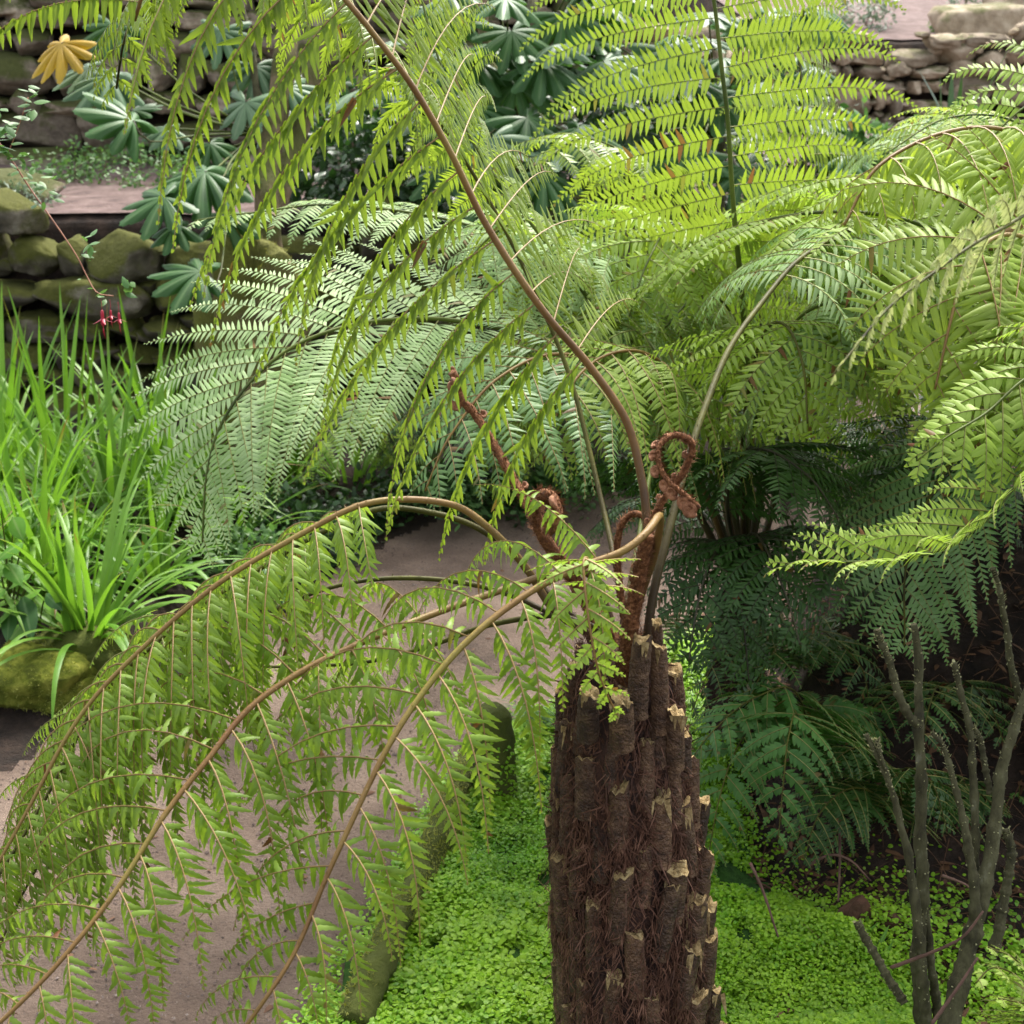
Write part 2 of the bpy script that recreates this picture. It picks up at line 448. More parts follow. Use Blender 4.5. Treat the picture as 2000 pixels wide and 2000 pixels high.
def ground_h(x, y):
    x = np.asarray(x, float); y = np.asarray(y, float)
    p = np.stack([x, y, x * 0], -1)
    h = 0.0 * x
    bank = .62 * sm((x - .2 * y + .02) / .35) * sm((y - 2.55) / .8)
    h = h + bank * (1 - sm((y - 5.6) / .6))
    leftbed = .10 * sm((-.95 - x + .0 * y) / .3) * sm((y - 3.3) / .4)
    h = np.maximum(h, leftbed)
    backbed = .12 * sm((y - 4.95) / .5)
    h = np.maximum(h, backbed)
    t1 = .98 + .05 * (y - 6.5)
    h = h + (t1 - h) * sm((y - wall1_y(x) - .12) / .2)
    w2 = wall2_y(x)
    top2 = 2.35 - .6 * sm((x - .3) / 2.0)
    t2 = top2 + .11 * (y - w2)
    h = h + (t2 - h) * sm((y - w2 - .12) / .22)
    h = h + .012 * fbm(p, 3.0) * sm((y - 5) / 1.0) + .02 * fbm(p, 4, 5.) * (bank > .05)
    return h

def axis(core0, core1, step, lo, hi):
    a = list(np.arange(core0, core1, step))
    d, x = step, core1
    right = []
    while x < hi: right.append(x); d *= 1.25; x += d
    right.append(hi)
    d, x = step, core0
    left = []
    while x > lo: d *= 1.25; x -= d; left.append(max(x, lo))
    return np.array(sorted(set(left + a + right)))

def grid_mesh(xs, ys, hf, name, mat, dz=0.0):
    X, Y = np.meshgrid(xs, ys)
    Z = hf(X, Y) + dz
    nx = len(xs)
    i = np.arange(len(ys) - 1)[:, None] * nx + np.arange(nx - 1)[None]
    q = np.stack([i, i + 1, i + nx + 1, i + nx], -1).reshape(-1, 4)
    mb = MB(); mb.add(np.stack([X, Y, Z], -1).reshape(-1, 3), q)
    return mb.build(name, mat)

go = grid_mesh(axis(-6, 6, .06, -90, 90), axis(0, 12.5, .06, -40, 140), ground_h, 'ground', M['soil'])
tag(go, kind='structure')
xs = np.linspace(-9, 12, 180)
def strip(name, mat, ya, yb, n, dz, xs=xs):
    mb = MB()
    Xs = np.tile(xs, (n, 1)); t = np.linspace(0, 1, n)[:, None]
    Ys = ya(xs)[None] * (1 - t) + yb(xs)[None] * t
    Z = ground_h(Xs, Ys) + dz
    nx = len(xs); i = np.arange(n - 1)[:, None] * nx + np.arange(nx - 1)[None]
    q = np.stack([i, i + 1, i + nx + 1, i + nx], -1).reshape(-1, 4)
    mb.add(np.stack([Xs, Ys, Z], -1).reshape(-1, 3), q)
    return tag(mb.build(name, mat), kind='structure')
strip('terrace', M['soil_pink'], lambda x: wall1_y(x) + .34, lambda x: wall2_y(x) + .06, 40, .012)
strip('upper_terrace', M['soil_pink'], lambda x: wall2_y(x) + .38, lambda x: wall2_y(x) + 26, 60, .014)

# path: an irregular sheet on the flat ground, curving away behind the tree fern
def poly_sheet(name, outline, mat, z, step=.05, zf=None):
    o = np.array(outline)
    x0, y0 = o.min(0); x1, y1 = o.max(0)
    xs_, ys_ = np.arange(x0, x1 + step, step), np.arange(y0, y1 + step, step)
    X, Y = np.meshgrid(xs_, ys_)
    ins = inside(X, Y, o)
    nx = len(xs_)
    i = np.arange(len(ys_) - 1)[:, None] * nx + np.arange(nx - 1)[None]
    ok = (ins[:-1, :-1] & ins[1:, :-1] & ins[:-1, 1:] & ins[1:, 1:])
    q = np.stack([i, i + 1, i + nx + 1, i + nx], -1)[ok]
    Z = z + (zf(X, Y) if zf is not None else 0 * X)
    used = np.unique(q); rm = -np.ones(X.size, int); rm[used] = np.arange(len(used))
    mb = MB(); mb.add(np.stack([X, Y, Z], -1).reshape(-1, 3)[used], rm[q])
    return mb.build(name, mat)

def inside(X, Y, o):
    ins = np.zeros(X.shape, bool); n = len(o); j = n - 1
    for i in range(n):
        xi, yi = o[i]; xj, yj = o[j]
        c = ((yi > Y) != (yj > Y)) & (X < (xj - xi) * (Y - yi) / (yj - yi + 1e-12) + xi)
        ins ^= c; j = i
    return ins

def gl(lst, z=0.0): return [tuple(G(a, b, z)[:2]) for a, b in lst]
pth = crom([(x, y, 0) for x, y in gl([(-900, 2600), (-300, 1750), (0, 1500), (180, 1400), (420, 1290), (560, 1190), (700, 1080), (850, 1025), (1100, 1000), (1350, 1000), (1600, 1010), (1900, 1060)])], 60)[:, :2]
pth2 = crom([(x, y, 0) for x, y in gl([(1900, 1240), (1560, 1270), (1300, 1300), (1120, 1400), (960, 1500), (880, 1620), (790, 1780), (690, 2000), (500, 2600), (300, 3800)])], 60)[:, :2]
po = np.vstack([pth, pth2])
po = po + .02 * RNG.normal(size=po.shape)
tag(poly_sheet('path', po, M['pathm'], .006, .03, lambda X, Y: .004 * vnoise(np.stack([X, Y, X * 0], -1), 5) + .012 * 0 + np.maximum(ground_h(X, Y) - .0, 0)), kind='structure')

# grit on the path
mb = MB()
n = 9000
xy = RNG.uniform([-2.2, 1.6], [1.2, 5.4], (n * 2, 2)); xy = xy[inside(xy[:, 0], xy[:, 1], po)][:n]
for (x, y) in xy:
    s = RNG.uniform(.0012, .004) if RNG.random() < .97 else RNG.uniform(.004, .007)
    z = float(ground_h(x, y)) + .0075
    v = np.array([[1, 0, 0], [0, 1, 0], [-1, 0, 0], [0, -1, 0], [0, 0, .8], [0, 0, -.8]]) * s * RNG.uniform(.6, 1.3, (6, 3))
    mb.add(v + [x, y, z], None, [[0, 1, 4], [1, 2, 4], [2, 3, 4], [3, 0, 4], [1, 0, 5], [2, 1, 5], [3, 2, 5], [0, 3, 5]], a=(RNG.random(), 0, 0))
M['grit'] = roughmat('grit', [(.3, (.07, .05, .042)), (.5, (.15, .11, .095)), (.75, (.32, .28, .25))], 3, 3, .95, .3, 80, .002, stone_attr=True)
tag(mb.build('grit', M['grit'], smooth=False), 'fine stones and crumbs scattered over the dirt path', 'grit', kind='stuff')

mb = MB(); n = 900
xy = RNG.uniform([-2.2, 1.6], [1.2, 5.4], (n, 2)); xy = xy[inside(xy[:, 0], xy[:, 1], po)]; n = len(xy)
az = RNG.uniform(0, 6.28, n); L = RNG.uniform(.004, .022, n)
blades(mb, np.c_[xy, ground_h(xy[:, 0], xy[:, 1]) + .011], np.stack([np.cos(az), np.sin(az), RNG.normal(size=n) * .15], -1), np.tile(ZV, (n, 1)) + RNG.normal(size=(n, 3)) * .3, L, L * RNG.uniform(.05, .35, n), 4, .2, .3)
tag(mb.build('fallen_bits', M['deadleaf']), 'brown leaf crumbs and needles scattered over the dirt path', 'leaf litter', kind='stuff')

# ------------------------------------------------------------------ stones and walls
def _cs(n=6):
    """unit cube-sphere topology"""
    v, q = [], []
    g = np.linspace(-1, 1, n + 1)
    for ax in range(3):
        for s in (-1, 1):
            A, B = np.meshgrid(g, g); C = np.full_like(A, s)
            c = [None] * 3; c[ax] = C; c[(ax + 1) % 3] = A; c[(ax + 2) % 3] = B
            b = sum(len(x) for x in v); v.append(np.stack(c, -1).reshape(-1, 3))
            i = np.arange(n)[:, None] * (n + 1) + np.arange(n)[None] + b
            f = np.stack([i, i + 1, i + n + 2, i + n + 1], -1).reshape(-1, 4)
            q.append(f if s > 0 else f[:, ::-1])
    v = np.vstack(v); q = np.vstack(q)
    key = {}; idx = np.zeros(len(v), int); uv = []
    for i, p in enumerate(np.round(v, 5)):
        k = tuple(p)
        if k not in key: key[k] = len(uv); uv.append(v[i])
        idx[i] = key[k]
    return np.array(uv), idx[q]
CSV, CSQ = _cs(11)

def stone(mb, c, size, rotz=0.0, rnd=.5, lump=.16, sq=.35, seed=None):
    seed = RNG.random() * 100 if seed is None else seed
    sph = nrm(CSV); v = CSV * sq + sph * (1 - sq)
    v = v * (1 + lump * fbm(sph, 1.6, seed, 3))[:, None]
    for _ in range(9):                       # broken faces
        pn = nrm(RNG.normal(size=3)); dc = RNG.uniform(.62, .95)
        v = v - np.maximum(0, v @ pn - dc)[:, None] * pn * .9
    v = v * (1 + .03 * fbm(sph, 7, seed, 2))[:, None]
    v = v * np.asarray(size) / 2
    ca, sa = math.cos(rotz), math.sin(rotz)
    v = v @ np.array([[ca, sa, 0], [-sa, ca, 0], [0, 0, 1]])
    mb.add(v + c, CSQ, a=(rnd, 0, 0))

def wall(name, yf, x0, x1, zb, zt, ch, sl, mat, label, depth=.3, group='dry stone terrace walls'):
    mb = MB()
    z = zb; row = 0
    while z < zt(x0) + .4 or z < zt(x1) + .4:
        h = ch * RNG.uniform(.75, 1.35); x = x0 - RNG.uniform(0, sl)
        while x < x1:
            l = sl * RNG.choice([.5, .75, 1, 1.3, 1.8]) * RNG.uniform(.85, 1.15)
            xc = x + l / 2
            hh = h * RNG.uniform(.75, 1.1)
            if z + hh * .6 < zt(xc) + .03:
                y = float(yf(xc)) + .04 + RNG.normal() * .015 + (z - zb) * .06
                a = math.atan2(float(yf(xc + .1) - yf(xc - .1)), .2)
                if RNG.random() < .16 and z > zb + .05: hh *= 1.55
                stone(mb, (xc, y + .03 + RNG.normal() * .012, z + hh / 2 + RNG.normal() * .012), (l * 1.08, depth * RNG.uniform(.8, 1.2), hh * 1.15), a + RNG.normal() * .07, RNG.random(), .22, .30)
                if RNG.random() < .6:
                    stone(mb, (x, y - .01, z + hh * RNG.uniform(.2, 1)), (RNG.uniform(.06, .13), .16, RNG.uniform(.04, .08)), 0, RNG.random(), .25, .3)
            x += l
        z += h * .96; row += 1
    o = mb.build(name, mat, origin=((x0 + x1) / 2, float(yf((x0 + x1) / 2)), zb))
    return tag(o, label, 'wall', group)

wall('dry_stone_wall', wall1_y, -4.4, 5.5, .05, lambda x: .98 + .0 * x + .03 * math.sin(x * 5), .155, .27, M['stone_moss'], 'low mossy dark stone wall behind the strappy grass clumps')
wall('dry_stone_wall', wall2_y, -5.5, .3, 1.02, lambda x: 2.42, .15, .30, M['stone'], 'tall brown stone wall behind the glossy palmate leaves, top left')
wall('dry_stone_wall', wall2_y, .55, 7.5, 1.15, lambda x: 1.82 + .03 * math.sin(x * 4), .12, .22, M['stone_dry'], 'pale tan stone wall under the bare soil slope, top right')

def moss_fuzz(mb, verts, centre, n, m=1, L=(.004, .011)):
    verts = np.asarray(verts); k = RNG.integers(0, len(verts), n); j = RNG.integers(0, len(verts), n)
    near = np.linalg.norm(verts[k] - verts[j], axis=1) < .06
    o = np.where(near[:, None], (verts[k] + verts[j]) / 2, verts[k]) + RNG.normal(size=(n, 3)) * .004
    out = nrm(o - centre); ok = (out[:, 2] > -.15) & (fbm(o, 9, 4) > -.25)
    o, out = o[ok], out[ok]; n = len(o)
    blades(mb, o, out + RNG.normal(size=(n, 3)) * .6, np.tile(ZV, (n, 1)) + RNG.normal(size=(n, 3)) * .4, RNG.uniform(*L, n), RNG.uniform(.0008, .002, n), 3, m=m)

def rock(name, c, size, mat, label, group=None, rotz=0, lump=.2, cat='rock', sq=.2):
    mb = MB(); stone(mb, (0, 0, 0), size, rotz, .5, lump, sq)
    mb.v = [v + np.asarray(c) for v in mb.v]
    if name == 'mossy_rock':
        for dx, dy, sc_ in ((.3, -.12, .55), (-.3, -.2, .5), (.02, .1, .75)):
            a_ = np.asarray(size) * sc_ * 1.0; stone(mb, np.asarray(c) + [size[0] * dx, size[1] * dy, -size[2] * .12], a_, RNG.random() * 3, .5, .3, 0)
        moss_fuzz(mb, np.vstack(mb.v), np.asarray(c) - [0, 0, size[2] * .4], 14000)
        return tag(mb.build(name, [mat, M['mossleaf']], origin=(c[0], c[1], c[2] - size[2] / 2)), label, cat, group)
    return tag(mb.build(name, mat, origin=(c[0], c[1], c[2] - size[2] / 2)), label, cat, group)

def on_ground(px, py, z=0.0):
    g = G(px, py, z)
    for _ in range(4):
        g = G(px, py, float(ground_h(g[0], g[1])))
    return g

g = on_ground(40, 1390); rock('mossy_rock', g + [0, .1, .055], (.36, .3, .19), M['moss'], 'rounded rock wrapped in bright yellow moss at the path edge', 'mossy rocks beside the path', 0, .32, 'rock', 0)
g = on_ground(130, 1340); rock('mossy_rock', g + [0.0, .12, .055], (.32, .28, .17), M['mosswood'], 'darker mossy rock just behind the yellow mossy one', 'mossy rocks beside the path', .4, .32, 'rock', 0)
g = P(1905, 55, 10.9); rock('boulder', g, (.75, .6, .45), M['stone_dry'], 'large tan boulder on the soil slope at the top right corner', 'boulders on the soil slope')
g = P(1985, 25, 11.4); rock('boulder', g, (.6, .5, .42), M['stone_dry'], 'tan boulder cut by the right edge of the photo', 'boulders on the soil slope', .5)
g = P(20, 400, 6.9); rock('boulder', (g[0], g[1], 1.05), (.6, .45, .28), M['stone'], 'smooth brown rock lying on the left terrace', 'boulders on the soil slope', .3)
g = on_ground(1680, 1850); rock('reddish_rock', g + [0, .05, .05], (.07, .05, .075), M['terracotta'], 'reddish brown rock poking out of the green carpet', None, .3, .3, 'rock', .7)
g = on_ground(1745, 1860); rock('reddish_rock', g + [0, .06, .03], (.075, .05, .04), M['terracotta'], 'smaller reddish rock right of the taller one', None, .8, .3, 'rock', .7)

# ------------------------------------------------------------------ ferns
def pinna(fol, rib, p0, d0, n0, L, pl, pw, sp, hang=0.0, droop=.8, curl=0.0, fwd=.35, S=4, brown=0.0, cren=0.0, taper=2.0,
          sag=.2, twist=0.0, ribr=.0016, rnd=.5, bare=.04, fold=.25, jit=1.0, gdir=None):
    K = 18
    d = nrm(d0); n = nrm(n0 - np.dot(n0, d) * d)
    p = np.array(p0, float); ds = L / K
    PP, DD, NN = [p.copy()], [d.copy()], [n.copy()]
    g = np.array([0, 0, -1.0]) if gdir is None else gdir
    wob = RNG.normal(size=3) * .05 * jit
    for k in range(K):
        s = k / K
        f = droop * (.45 + .9 * s) / K + curl * (s ** 4) * 5 / K
        if curl and s > .6:      # the tip rolls under
            d = nrm(d - n * curl * (s - .6) * 5 / K * 2.2)
        d = nrm(d + g * f + wob / K * 2)
        n = nrm(n - np.dot(n, d) * d)
        p = p + d * ds
        PP.append(p.copy()); DD.append(d.copy()); NN.append(n.copy())
    PP, DD, NN = np.array(PP), np.array(DD), np.array(NN)
    us = np.linspace(0, 1, K + 1)
    m = max(4, int(L / sp))
    s = (bare + (1 - bare) * (np.arange(m) + .5) / m)
    prof = (.72 + .28 * np.clip(s / .18, 0, 1)) * (1 - s ** taper) + .10
    tube(rib, PP[::2], np.linspace(ribr, ribr * .35, len(PP[::2])), 3, (rnd, .5, 1), cap=False)
    for sg in (-1, 1):
        ss = np.clip(s + RNG.normal(size=m) * .15 / m * jit + sg * .25 / m, 0, 1)
        o = interp3(ss, us, PP); dd = nrm(interp3(ss, us, DD)); nn = nrm(interp3(ss, us, NN))
        b = np.cross(dd, nn) * sg
        fw = fwd + .5 * s[:, None] ** 3 + RNG.normal(size=(m, 1)) * .07 * jit
        D = nrm(b + dd * fw - ZV * hang * (1 + .3 * RNG.normal(size=(m, 1)) * jit) + RNG.normal(size=(m, 3)) * .06 * jit)
        Mn = nrm(nn + RNG.normal(size=(m, 3)) * .12 * jit + b * twist)
        ll = pl * prof * (1 + RNG.normal(size=m) * .07 * jit)
        ok = RNG.random(m) > .03
        ww = pw * (.45 + .55 * prof / prof.max()) * (1 + RNG.normal(size=m) * .06)
        br = np.where(RNG.random(m) < brown, RNG.uniform(.3, 1, m), 0)
        blades(fol, o[ok], D[ok], Mn[ok], ll[ok], ww[ok], S, sag, fold, cren, np.clip(rnd + RNG.normal(size=m)[ok] * .2, 0, 1), br[ok])

def frond(par, ctrl, leaf_t=.3, nP=22, Lm=.42, ang=(.25, .6), side=None, nL=None, nR=None, pl=.05, pw=.007, sp=.016, hang=.3, droop=.8,
          curl=0.0, r0=.008, r1=.0015, foliage='f_main', stem='rachis_brown', S=4, brown=.01, cren=0.0, fwd=.35, label=None, LR=1.0,
          prof='mid', sides=(1, -1), px=True, droopR=None, hangR=None, skip=(), ribr=.0016, sag=.2, taper=2.0, fold=.25, jit=1.0, end=1.0, bump=0.02, tipl=.12, name='frond', hair=0):
    pts = np.array([P(*c) for c in ctrl]) if px else np.array(ctrl, float)
    if par.name == 'tree_fern' and px:
        pts = np.vstack([[pts[0] + (trunk_c(.70) - pts[0]) * [.35, .35, .75]], pts])
    n = 90
    c = crom(pts, n); T = nrm(np.gradient(c, axis=0))
    fol, rib, st = MB(), MB(), MB()
    rr = r0 + (r1 - r0) * np.linspace(0, 1, n) ** .8
    if px: c = c + .0035 * np.stack([vnoise(c, 9, 1), vnoise(c, 9, 5), vnoise(c, 9, 9)], -1) * np.linspace(0, 1, n)[:, None]
    tube(st, c, rr, 8, bump=bump)
    if px and S >= 5:                      # papery scales and stubble on the stalk
        kk = (RNG.random(420) ** 1.4 * (n - 1)).astype(int); _t, _N, _B = frames(c); th = RNG.uniform(0, 6.28, 420)
        ra = _N[kk] * np.cos(th)[:, None] + _B[kk] * np.sin(th)[:, None]
        blades(st, c[kk] + ra * rr[kk][:, None] * .95, ra * .5 + _t[kk] * RNG.normal(size=(420, 1)) + RNG.normal(size=(420, 3)) * .3, ra, RNG.uniform(.002, .0055, 420), RNG.uniform(.0003, .0009, 420), 3)
    tl = np.linspace(0, 1, n)
    for i in range(nP):
        u = (i + .5) / nP
        t = leaf_t + (end - leaf_t) * u ** .96
        if prof == 'mid': f = (.62 + .38 * min(1, u / .22)) * (1 - max(0, (u - .3) / .7) ** 1.7) + tipl
        elif prof == 'tip': f = (1 - u ** 2.2) + tipl
        else: f = .85 + .15 * math.sin(u * 3) - .3 * u ** 4
        for sd in sides:
            if (i, sd) in skip or i in skip: continue
            tt = min(1, t + (.3 / nP * (end - leaf_t) if sd < 0 else 0))
            p0 = interp3(np.array([tt]), tl, c)[0]; t0 = nrm(interp3(np.array([tt]), tl, T)[0])
            if side is not None:
                sv = np.asarray(side[0], float) * (1 - u) + np.asarray(side[1], float) * u
            else:
                sv = np.cross(t0, ZV)
            if sd > 0 and nL is not None: sv = np.asarray(nL, float)
            if sd < 0 and nR is not None: sv = -np.asarray(nR, float)
            sv = nrm(sv - np.dot(sv, t0) * t0) * sd
            a = ang[0] + (ang[1] - ang[0]) * u + RNG.normal() * .06 * jit
            d0 = sv * math.cos(a) + t0 * math.sin(a) + RNG.normal(size=3) * .05 * jit
            n0 = np.cross(sv, t0) * sd
            if n0[2] < -.2: n0 = -n0
            L = Lm * f * (1 + RNG.normal() * .06 * jit) * (LR if sd < 0 else 1)
            if L < .015: continue
            sc = min(1, .4 + .8 * f)
            pinna(fol, rib, p0, d0, n0, L, pl * sc, pw * (.6 + .4 * sc), sp * (.7 + .3 * sc),
                  hang=(hangR if (sd < 0 and hangR is not None) else hang), droop=(droopR if (sd < 0 and droopR is not None) else droop) * (1 + RNG.normal() * .15 * jit),
                  curl=curl, fwd=fwd, S=S, brown=brown if RNG.random() > .06 else .12, cren=cren, ribr=ribr * (.5 + .5 * f), rnd=np.clip(.5 + RNG.normal() * .2, 0, 1), sag=sag, taper=taper, fold=fold, jit=jit)
    org = c[0]
    fo = fol.build(name, M[foliage] if isinstance(foliage, str) else foliage, par, origin=org)
    st.v += [v for v in rib.v]; st.a += rib.a
    k = st.n
    for q in rib.q: st.q.append(q + k); st.qm.append(np.zeros(len(q), int))
    for q in rib.t: st.t.append(q + k); st.tm.append(np.zeros(len(q), int))
    so = st.build('rachis', M[stem], fo, origin=org)
    if label: fo['label'] = label
    return fo

def crozier(par, ctrl, r0, r1, knobs, hair=260, label=None, mat='fuzz', knobr=.011, px=True):
    pts = np.array([P(*c) for c in ctrl]) if px else np.array(ctrl)
    pts = np.vstack([[pts[0] + (trunk_c(.70) - pts[0]) * [.35, .35, .75]], pts])
    c = crom(pts, 80)
    mb = MB(); rr = np.linspace(r0, r1, 80)
    tube(mb, c, rr, 10, bump=.06)
    t, N, B = frames(c)
    k = RNG.integers(2, 78, hair)
    th = RNG.uniform(0, 2 * math.pi, hair)
    rad = N[k] * np.cos(th)[:, None] + B[k] * np.sin(th)[:, None]
    O = c[k] + rad * rr[k][:, None] * .9
    blades(mb, O, nrm(rad + t[k] * .7 + RNG.normal(size=(hair, 3)) * .4), t[k], RNG.uniform(.006, .013, hair), np.full(hair, .0009), 3)
    o = mb.build('crozier', M[mat], par, origin=c[0])
    if knobs:
        for kk in knobs:
            kb = MB()
            i = int(kk[0] * 79); th = kk[1]
            rad = N[i] * math.cos(th) + B[i] * math.sin(th)
            s = knobr * kk[2]
            # each knob is a tiny rolled leaflet: a short spiral tube
            cc = c[i] + rad * (rr[i] + s * .6)
            ax1, ax2 = t[i], rad
            a = np.linspace(0, 4.2 * math.pi, 34)
            rs = s * (1 - a / (4.6 * math.pi))
            sp_ = cc + (np.cos(a) * rs)[:, None] * ax1 + (np.sin(a) * rs)[:, None] * ax2 + np.linspace(-.2, .2, 34)[:, None] * s * np.cross(ax1, ax2)
            tube(kb, sp_, np.linspace(s * .52, s * .3, 34), 7, bump=.05)
            kb.build('knob', M['knob'], o, origin=c[i])
    if label: o['label'] = label
    return o

# ------------------------------------------------------------------ main tree fern: trunk
TX = crom([P(1208, 1225, 2.2), P(1214, 1420, 2.25), P(1218, 1600, 2.30), P(1240, 2000, 2.424), (P(1240, 2000, 2.424)[0] + .012, 2.035, 0.0), (P(1240, 2000, 2.424)[0] + .012, 2.035, -.05)], 60)
TZ = TX[:, 2]
def trunk_c(z): return np.array([np.interp(z, TZ[::-1], TX[::-1, 0]), np.interp(z, TZ[::-1], TX[::-1, 1]), z])
def trunk_r(z): return np.interp(z, [0, .11, .51, .66, .75, .80], [.14, .122, .112, .098, .082, .06])
fernA = thing('tree_fern', trunk_c(0.0), 'large tree fern with a dark fibrous trunk and coiled brown croziers in front', 'tree fern', 'tree ferns')
mb = MB()
nz_, ns = 90, 64
zz = np.linspace(-.03, .80, nz_); th = np.arange(ns) / ns * 2 * math.pi
C = np.array([trunk_c(z) for z in zz]); rr = np.array([trunk_r(z) for z in zz])
dirs = np.stack([np.cos(th), np.sin(th), 0 * th], -1)
pp = C[:, None] + dirs[None] * rr[:, None, None]
pp = pp + dirs[None] * (.008 * fbm(pp * [1, 1, .4], 28, 3))[..., None]
i = np.arange(nz_ - 1)[:, None] * ns; j = np.arange(ns)[None]; k = (j + 1) % ns
q = np.stack([i + j, i + k, i + ns + k, i + ns + j], -1).reshape(-1, 4)
v = np.vstack([pp.reshape(-1, 3), C[-1:] + [0, 0, .01]])
mb.add(v, q, [[(nz_ - 1) * ns + a, (nz_ - 1) * ns + (a + 1) % ns, nz_ * ns] for a in range(ns)])
trunkA = mb.build('trunk', M['fern_core'], fernA, origin=trunk_c(0.0))

def stub(base, d, L, r, cutmix=.5, parent=trunkA):
    mb = MB(); d = nrm(d); n = 14
    wob = RNG.normal(size=3) * .004
    u = np.linspace(0, 1, n)[:, None]
    p = base + d * L * u + wob * (u ** 2) + np.array([0, 0, 0])
    t, N, B = frames(p); S = 14
    th = np.arange(S) / S * 2 * math.pi
    r_ = r * np.interp(u[:, 0], [0, .3, .75, 1], [1.05, 1.05, .98, .92])
    lum = 1 + .07 * vnoise(np.stack([np.cos(th), np.sin(th), th * 0], -1), 1.5, RNG.random() * 90)
    rad = r_[:, None] * lum[None] * (1 + .035 * RNG.normal(size=(n, S)))
    v = p[:, None] + rad[..., None] * (np.cos(th)[None, :, None] * N[:, None] * .85 + np.sin(th)[None, :, None] * B[:, None])
    # ragged oblique cut
    tilt = nrm(RNG.normal(size=3)) * .5
    v[-1] += d * ((v[-1] - p[-1]) @ tilt)[:, None] + d * (RNG.normal(size=S) * r * .28)[:, None]
    i = np.arange(n - 1)[:, None] * S; j = np.arange(S)[None]; k = (j + 1) % S
    q = np.stack([i + j, i + k, i + S + k, i + S + j], -1).reshape(-1, 4)
    vv = v.reshape(-1, 3)
    mb.add(vv, q, a=(RNG.random(), .5, 0), m=0)
    # the cut: a rim, then a sunken pith
    rim = v[-1]; c = rim.mean(0)
    in1 = c + (rim - c) * .8 + d * r * .1 + d * (RNG.normal(size=S) * r * .12)[:, None]; in2 = c + (rim - c) * .5 + d * (RNG.normal(size=S) * r * .18)[:, None]
    cv = np.vstack([rim, in1, in2, (c - d * r * .1)[None]])
    qq = []
    for a_ in range(S):
        b_ = (a_ + 1) % S
        qq += [[a_, b_, S + b_, S + a_], [S + a_, S + b_, 2 * S + b_, 2 * S + a_]]
    mb.add(cv, qq, [[2 * S + a_, 2 * S + (a_ + 1) % S, 3 * S] for a_ in range(S)], a=(RNG.random(), .5, 0), m=1)
    # torn strip of paler wood hanging from the cut
    if RNG.random() < cutmix:
        ph = RNG.uniform(-2.2, -.9)
        out = np.array([math.cos(ph), math.sin(ph), 0])
        for _ in range(RNG.integers(2, 5)):
            o_ = c + out * r * .93 + np.cross(out, ZV) * RNG.normal() * r * .5
            l_ = RNG.uniform(.6, 2.6) * r
            blades(mb, np.array([o_]), np.array([-d + RNG.normal(size=3) * .12]), np.array([out]), np.array([l_]), np.array([r * RNG.uniform(.1, .3)]), 4, -.06, .3, m=1)
    return mb.build('frond_stub', [M['stub'], M['cut']], parent, origin=base)

gold = math.pi * (3 - math.sqrt(5))
NS = 94
for i in range(NS):
    u = i / NS
    z = .02 + .73 * u
    a = i * gold * 1.0 + RNG.normal() * .05
    out = np.array([math.cos(a), math.sin(a), 0])
    r = .0178 * RNG.uniform(.8, 1.2) * (1 - .12 * u)
    base = trunk_c(z - .04) + out * (trunk_r(z) + .002 - .25 * r)
    L = RNG.uniform(.095, .14) * (1 if z < .6 else .8)
    stub(base, ZV + out * (.07 if z < .45 else -.05) + np.cross(out, ZV) * RNG.normal() * .035, L, r, .5)
for (px, py, py2, d, r) in [(1246, 1400, 1236, 2.13, .0155), (1290, 1430, 1262, 2.16, .0135), (1286, 1350, 1212, 2.2, .009), (1215, 1460, 1362, 2.11, .018), (1148, 1440, 1356, 2.13, .017), (1318, 1500, 1390, 2.19, .015)]:
    b = P(px, py, d); t_ = P(px - 2, py2, d * .975)
    stub(b, t_ - b, np.linalg.norm(t_ - b), r, 1.0)

# root fibres and shreds between the stubs
mb = MB()
n = 9000
z = RNG.uniform(.0, .80, n) ** .9; a = RNG.uniform(0, 2 * math.pi, n)
out = np.stack([np.cos(a), np.sin(a), 0 * a], -1)
Cc = np.array([trunk_c(q_) for q_ in z]); rad = np.array([trunk_r(q_) for q_ in z])
tan = np.cross(out, ZV)
lo = (z < .5)
O = Cc + out * (rad + RNG.uniform(-.004, .012, n) + .004 * lo)[:, None]
D = -ZV * RNG.uniform(.2, 1.2, n)[:, None] + tan * RNG.normal(size=n)[:, None] * .45 + out * RNG.uniform(-.2, .5, n)[:, None]
up = RNG.random(n) < .3
D[up] *= [1, 1, -1]
blades(mb, O, D, out, RNG.uniform(.012, .05, n), RNG.uniform(.0005, .0013, n), 4, .2, .3)
n = 1500
z = RNG.uniform(.4, .82, n); a = RNG.uniform(0, 2 * math.pi, n)
out = np.stack([np.cos(a), np.sin(a), 0 * a], -1)
Cc = np.array([trunk_c(q_) for q_ in z]); rad = np.array([trunk_r(q_) for q_ in z])
blades(mb, Cc + out * (rad + .002)[:, None], out * .6 + RNG.normal(size=(n, 3)) * .5 + ZV * .3, out, RNG.uniform(.01, .026, n), RNG.uniform(.0012, .003, n), 4, .3, .4)
n = 17000                                   # matted strands that run down between and over the stubs, thicker low down
ca = RNG.uniform(0, 2 * math.pi, 170); cz = .75 * RNG.uniform(0, 1, 170) ** 1.5; k = RNG.integers(0, 170, n)
a = ca[k] + RNG.normal(size=n) * .09; z = np.clip(cz[k] + RNG.normal(size=n) * .035, 0, .8)
out = np.stack([np.cos(a), np.sin(a), 0 * a], -1); tan = np.cross(out, ZV)
Cc = np.array([trunk_c(q_) for q_ in z]); rad = np.array([trunk_r(q_) for q_ in z])
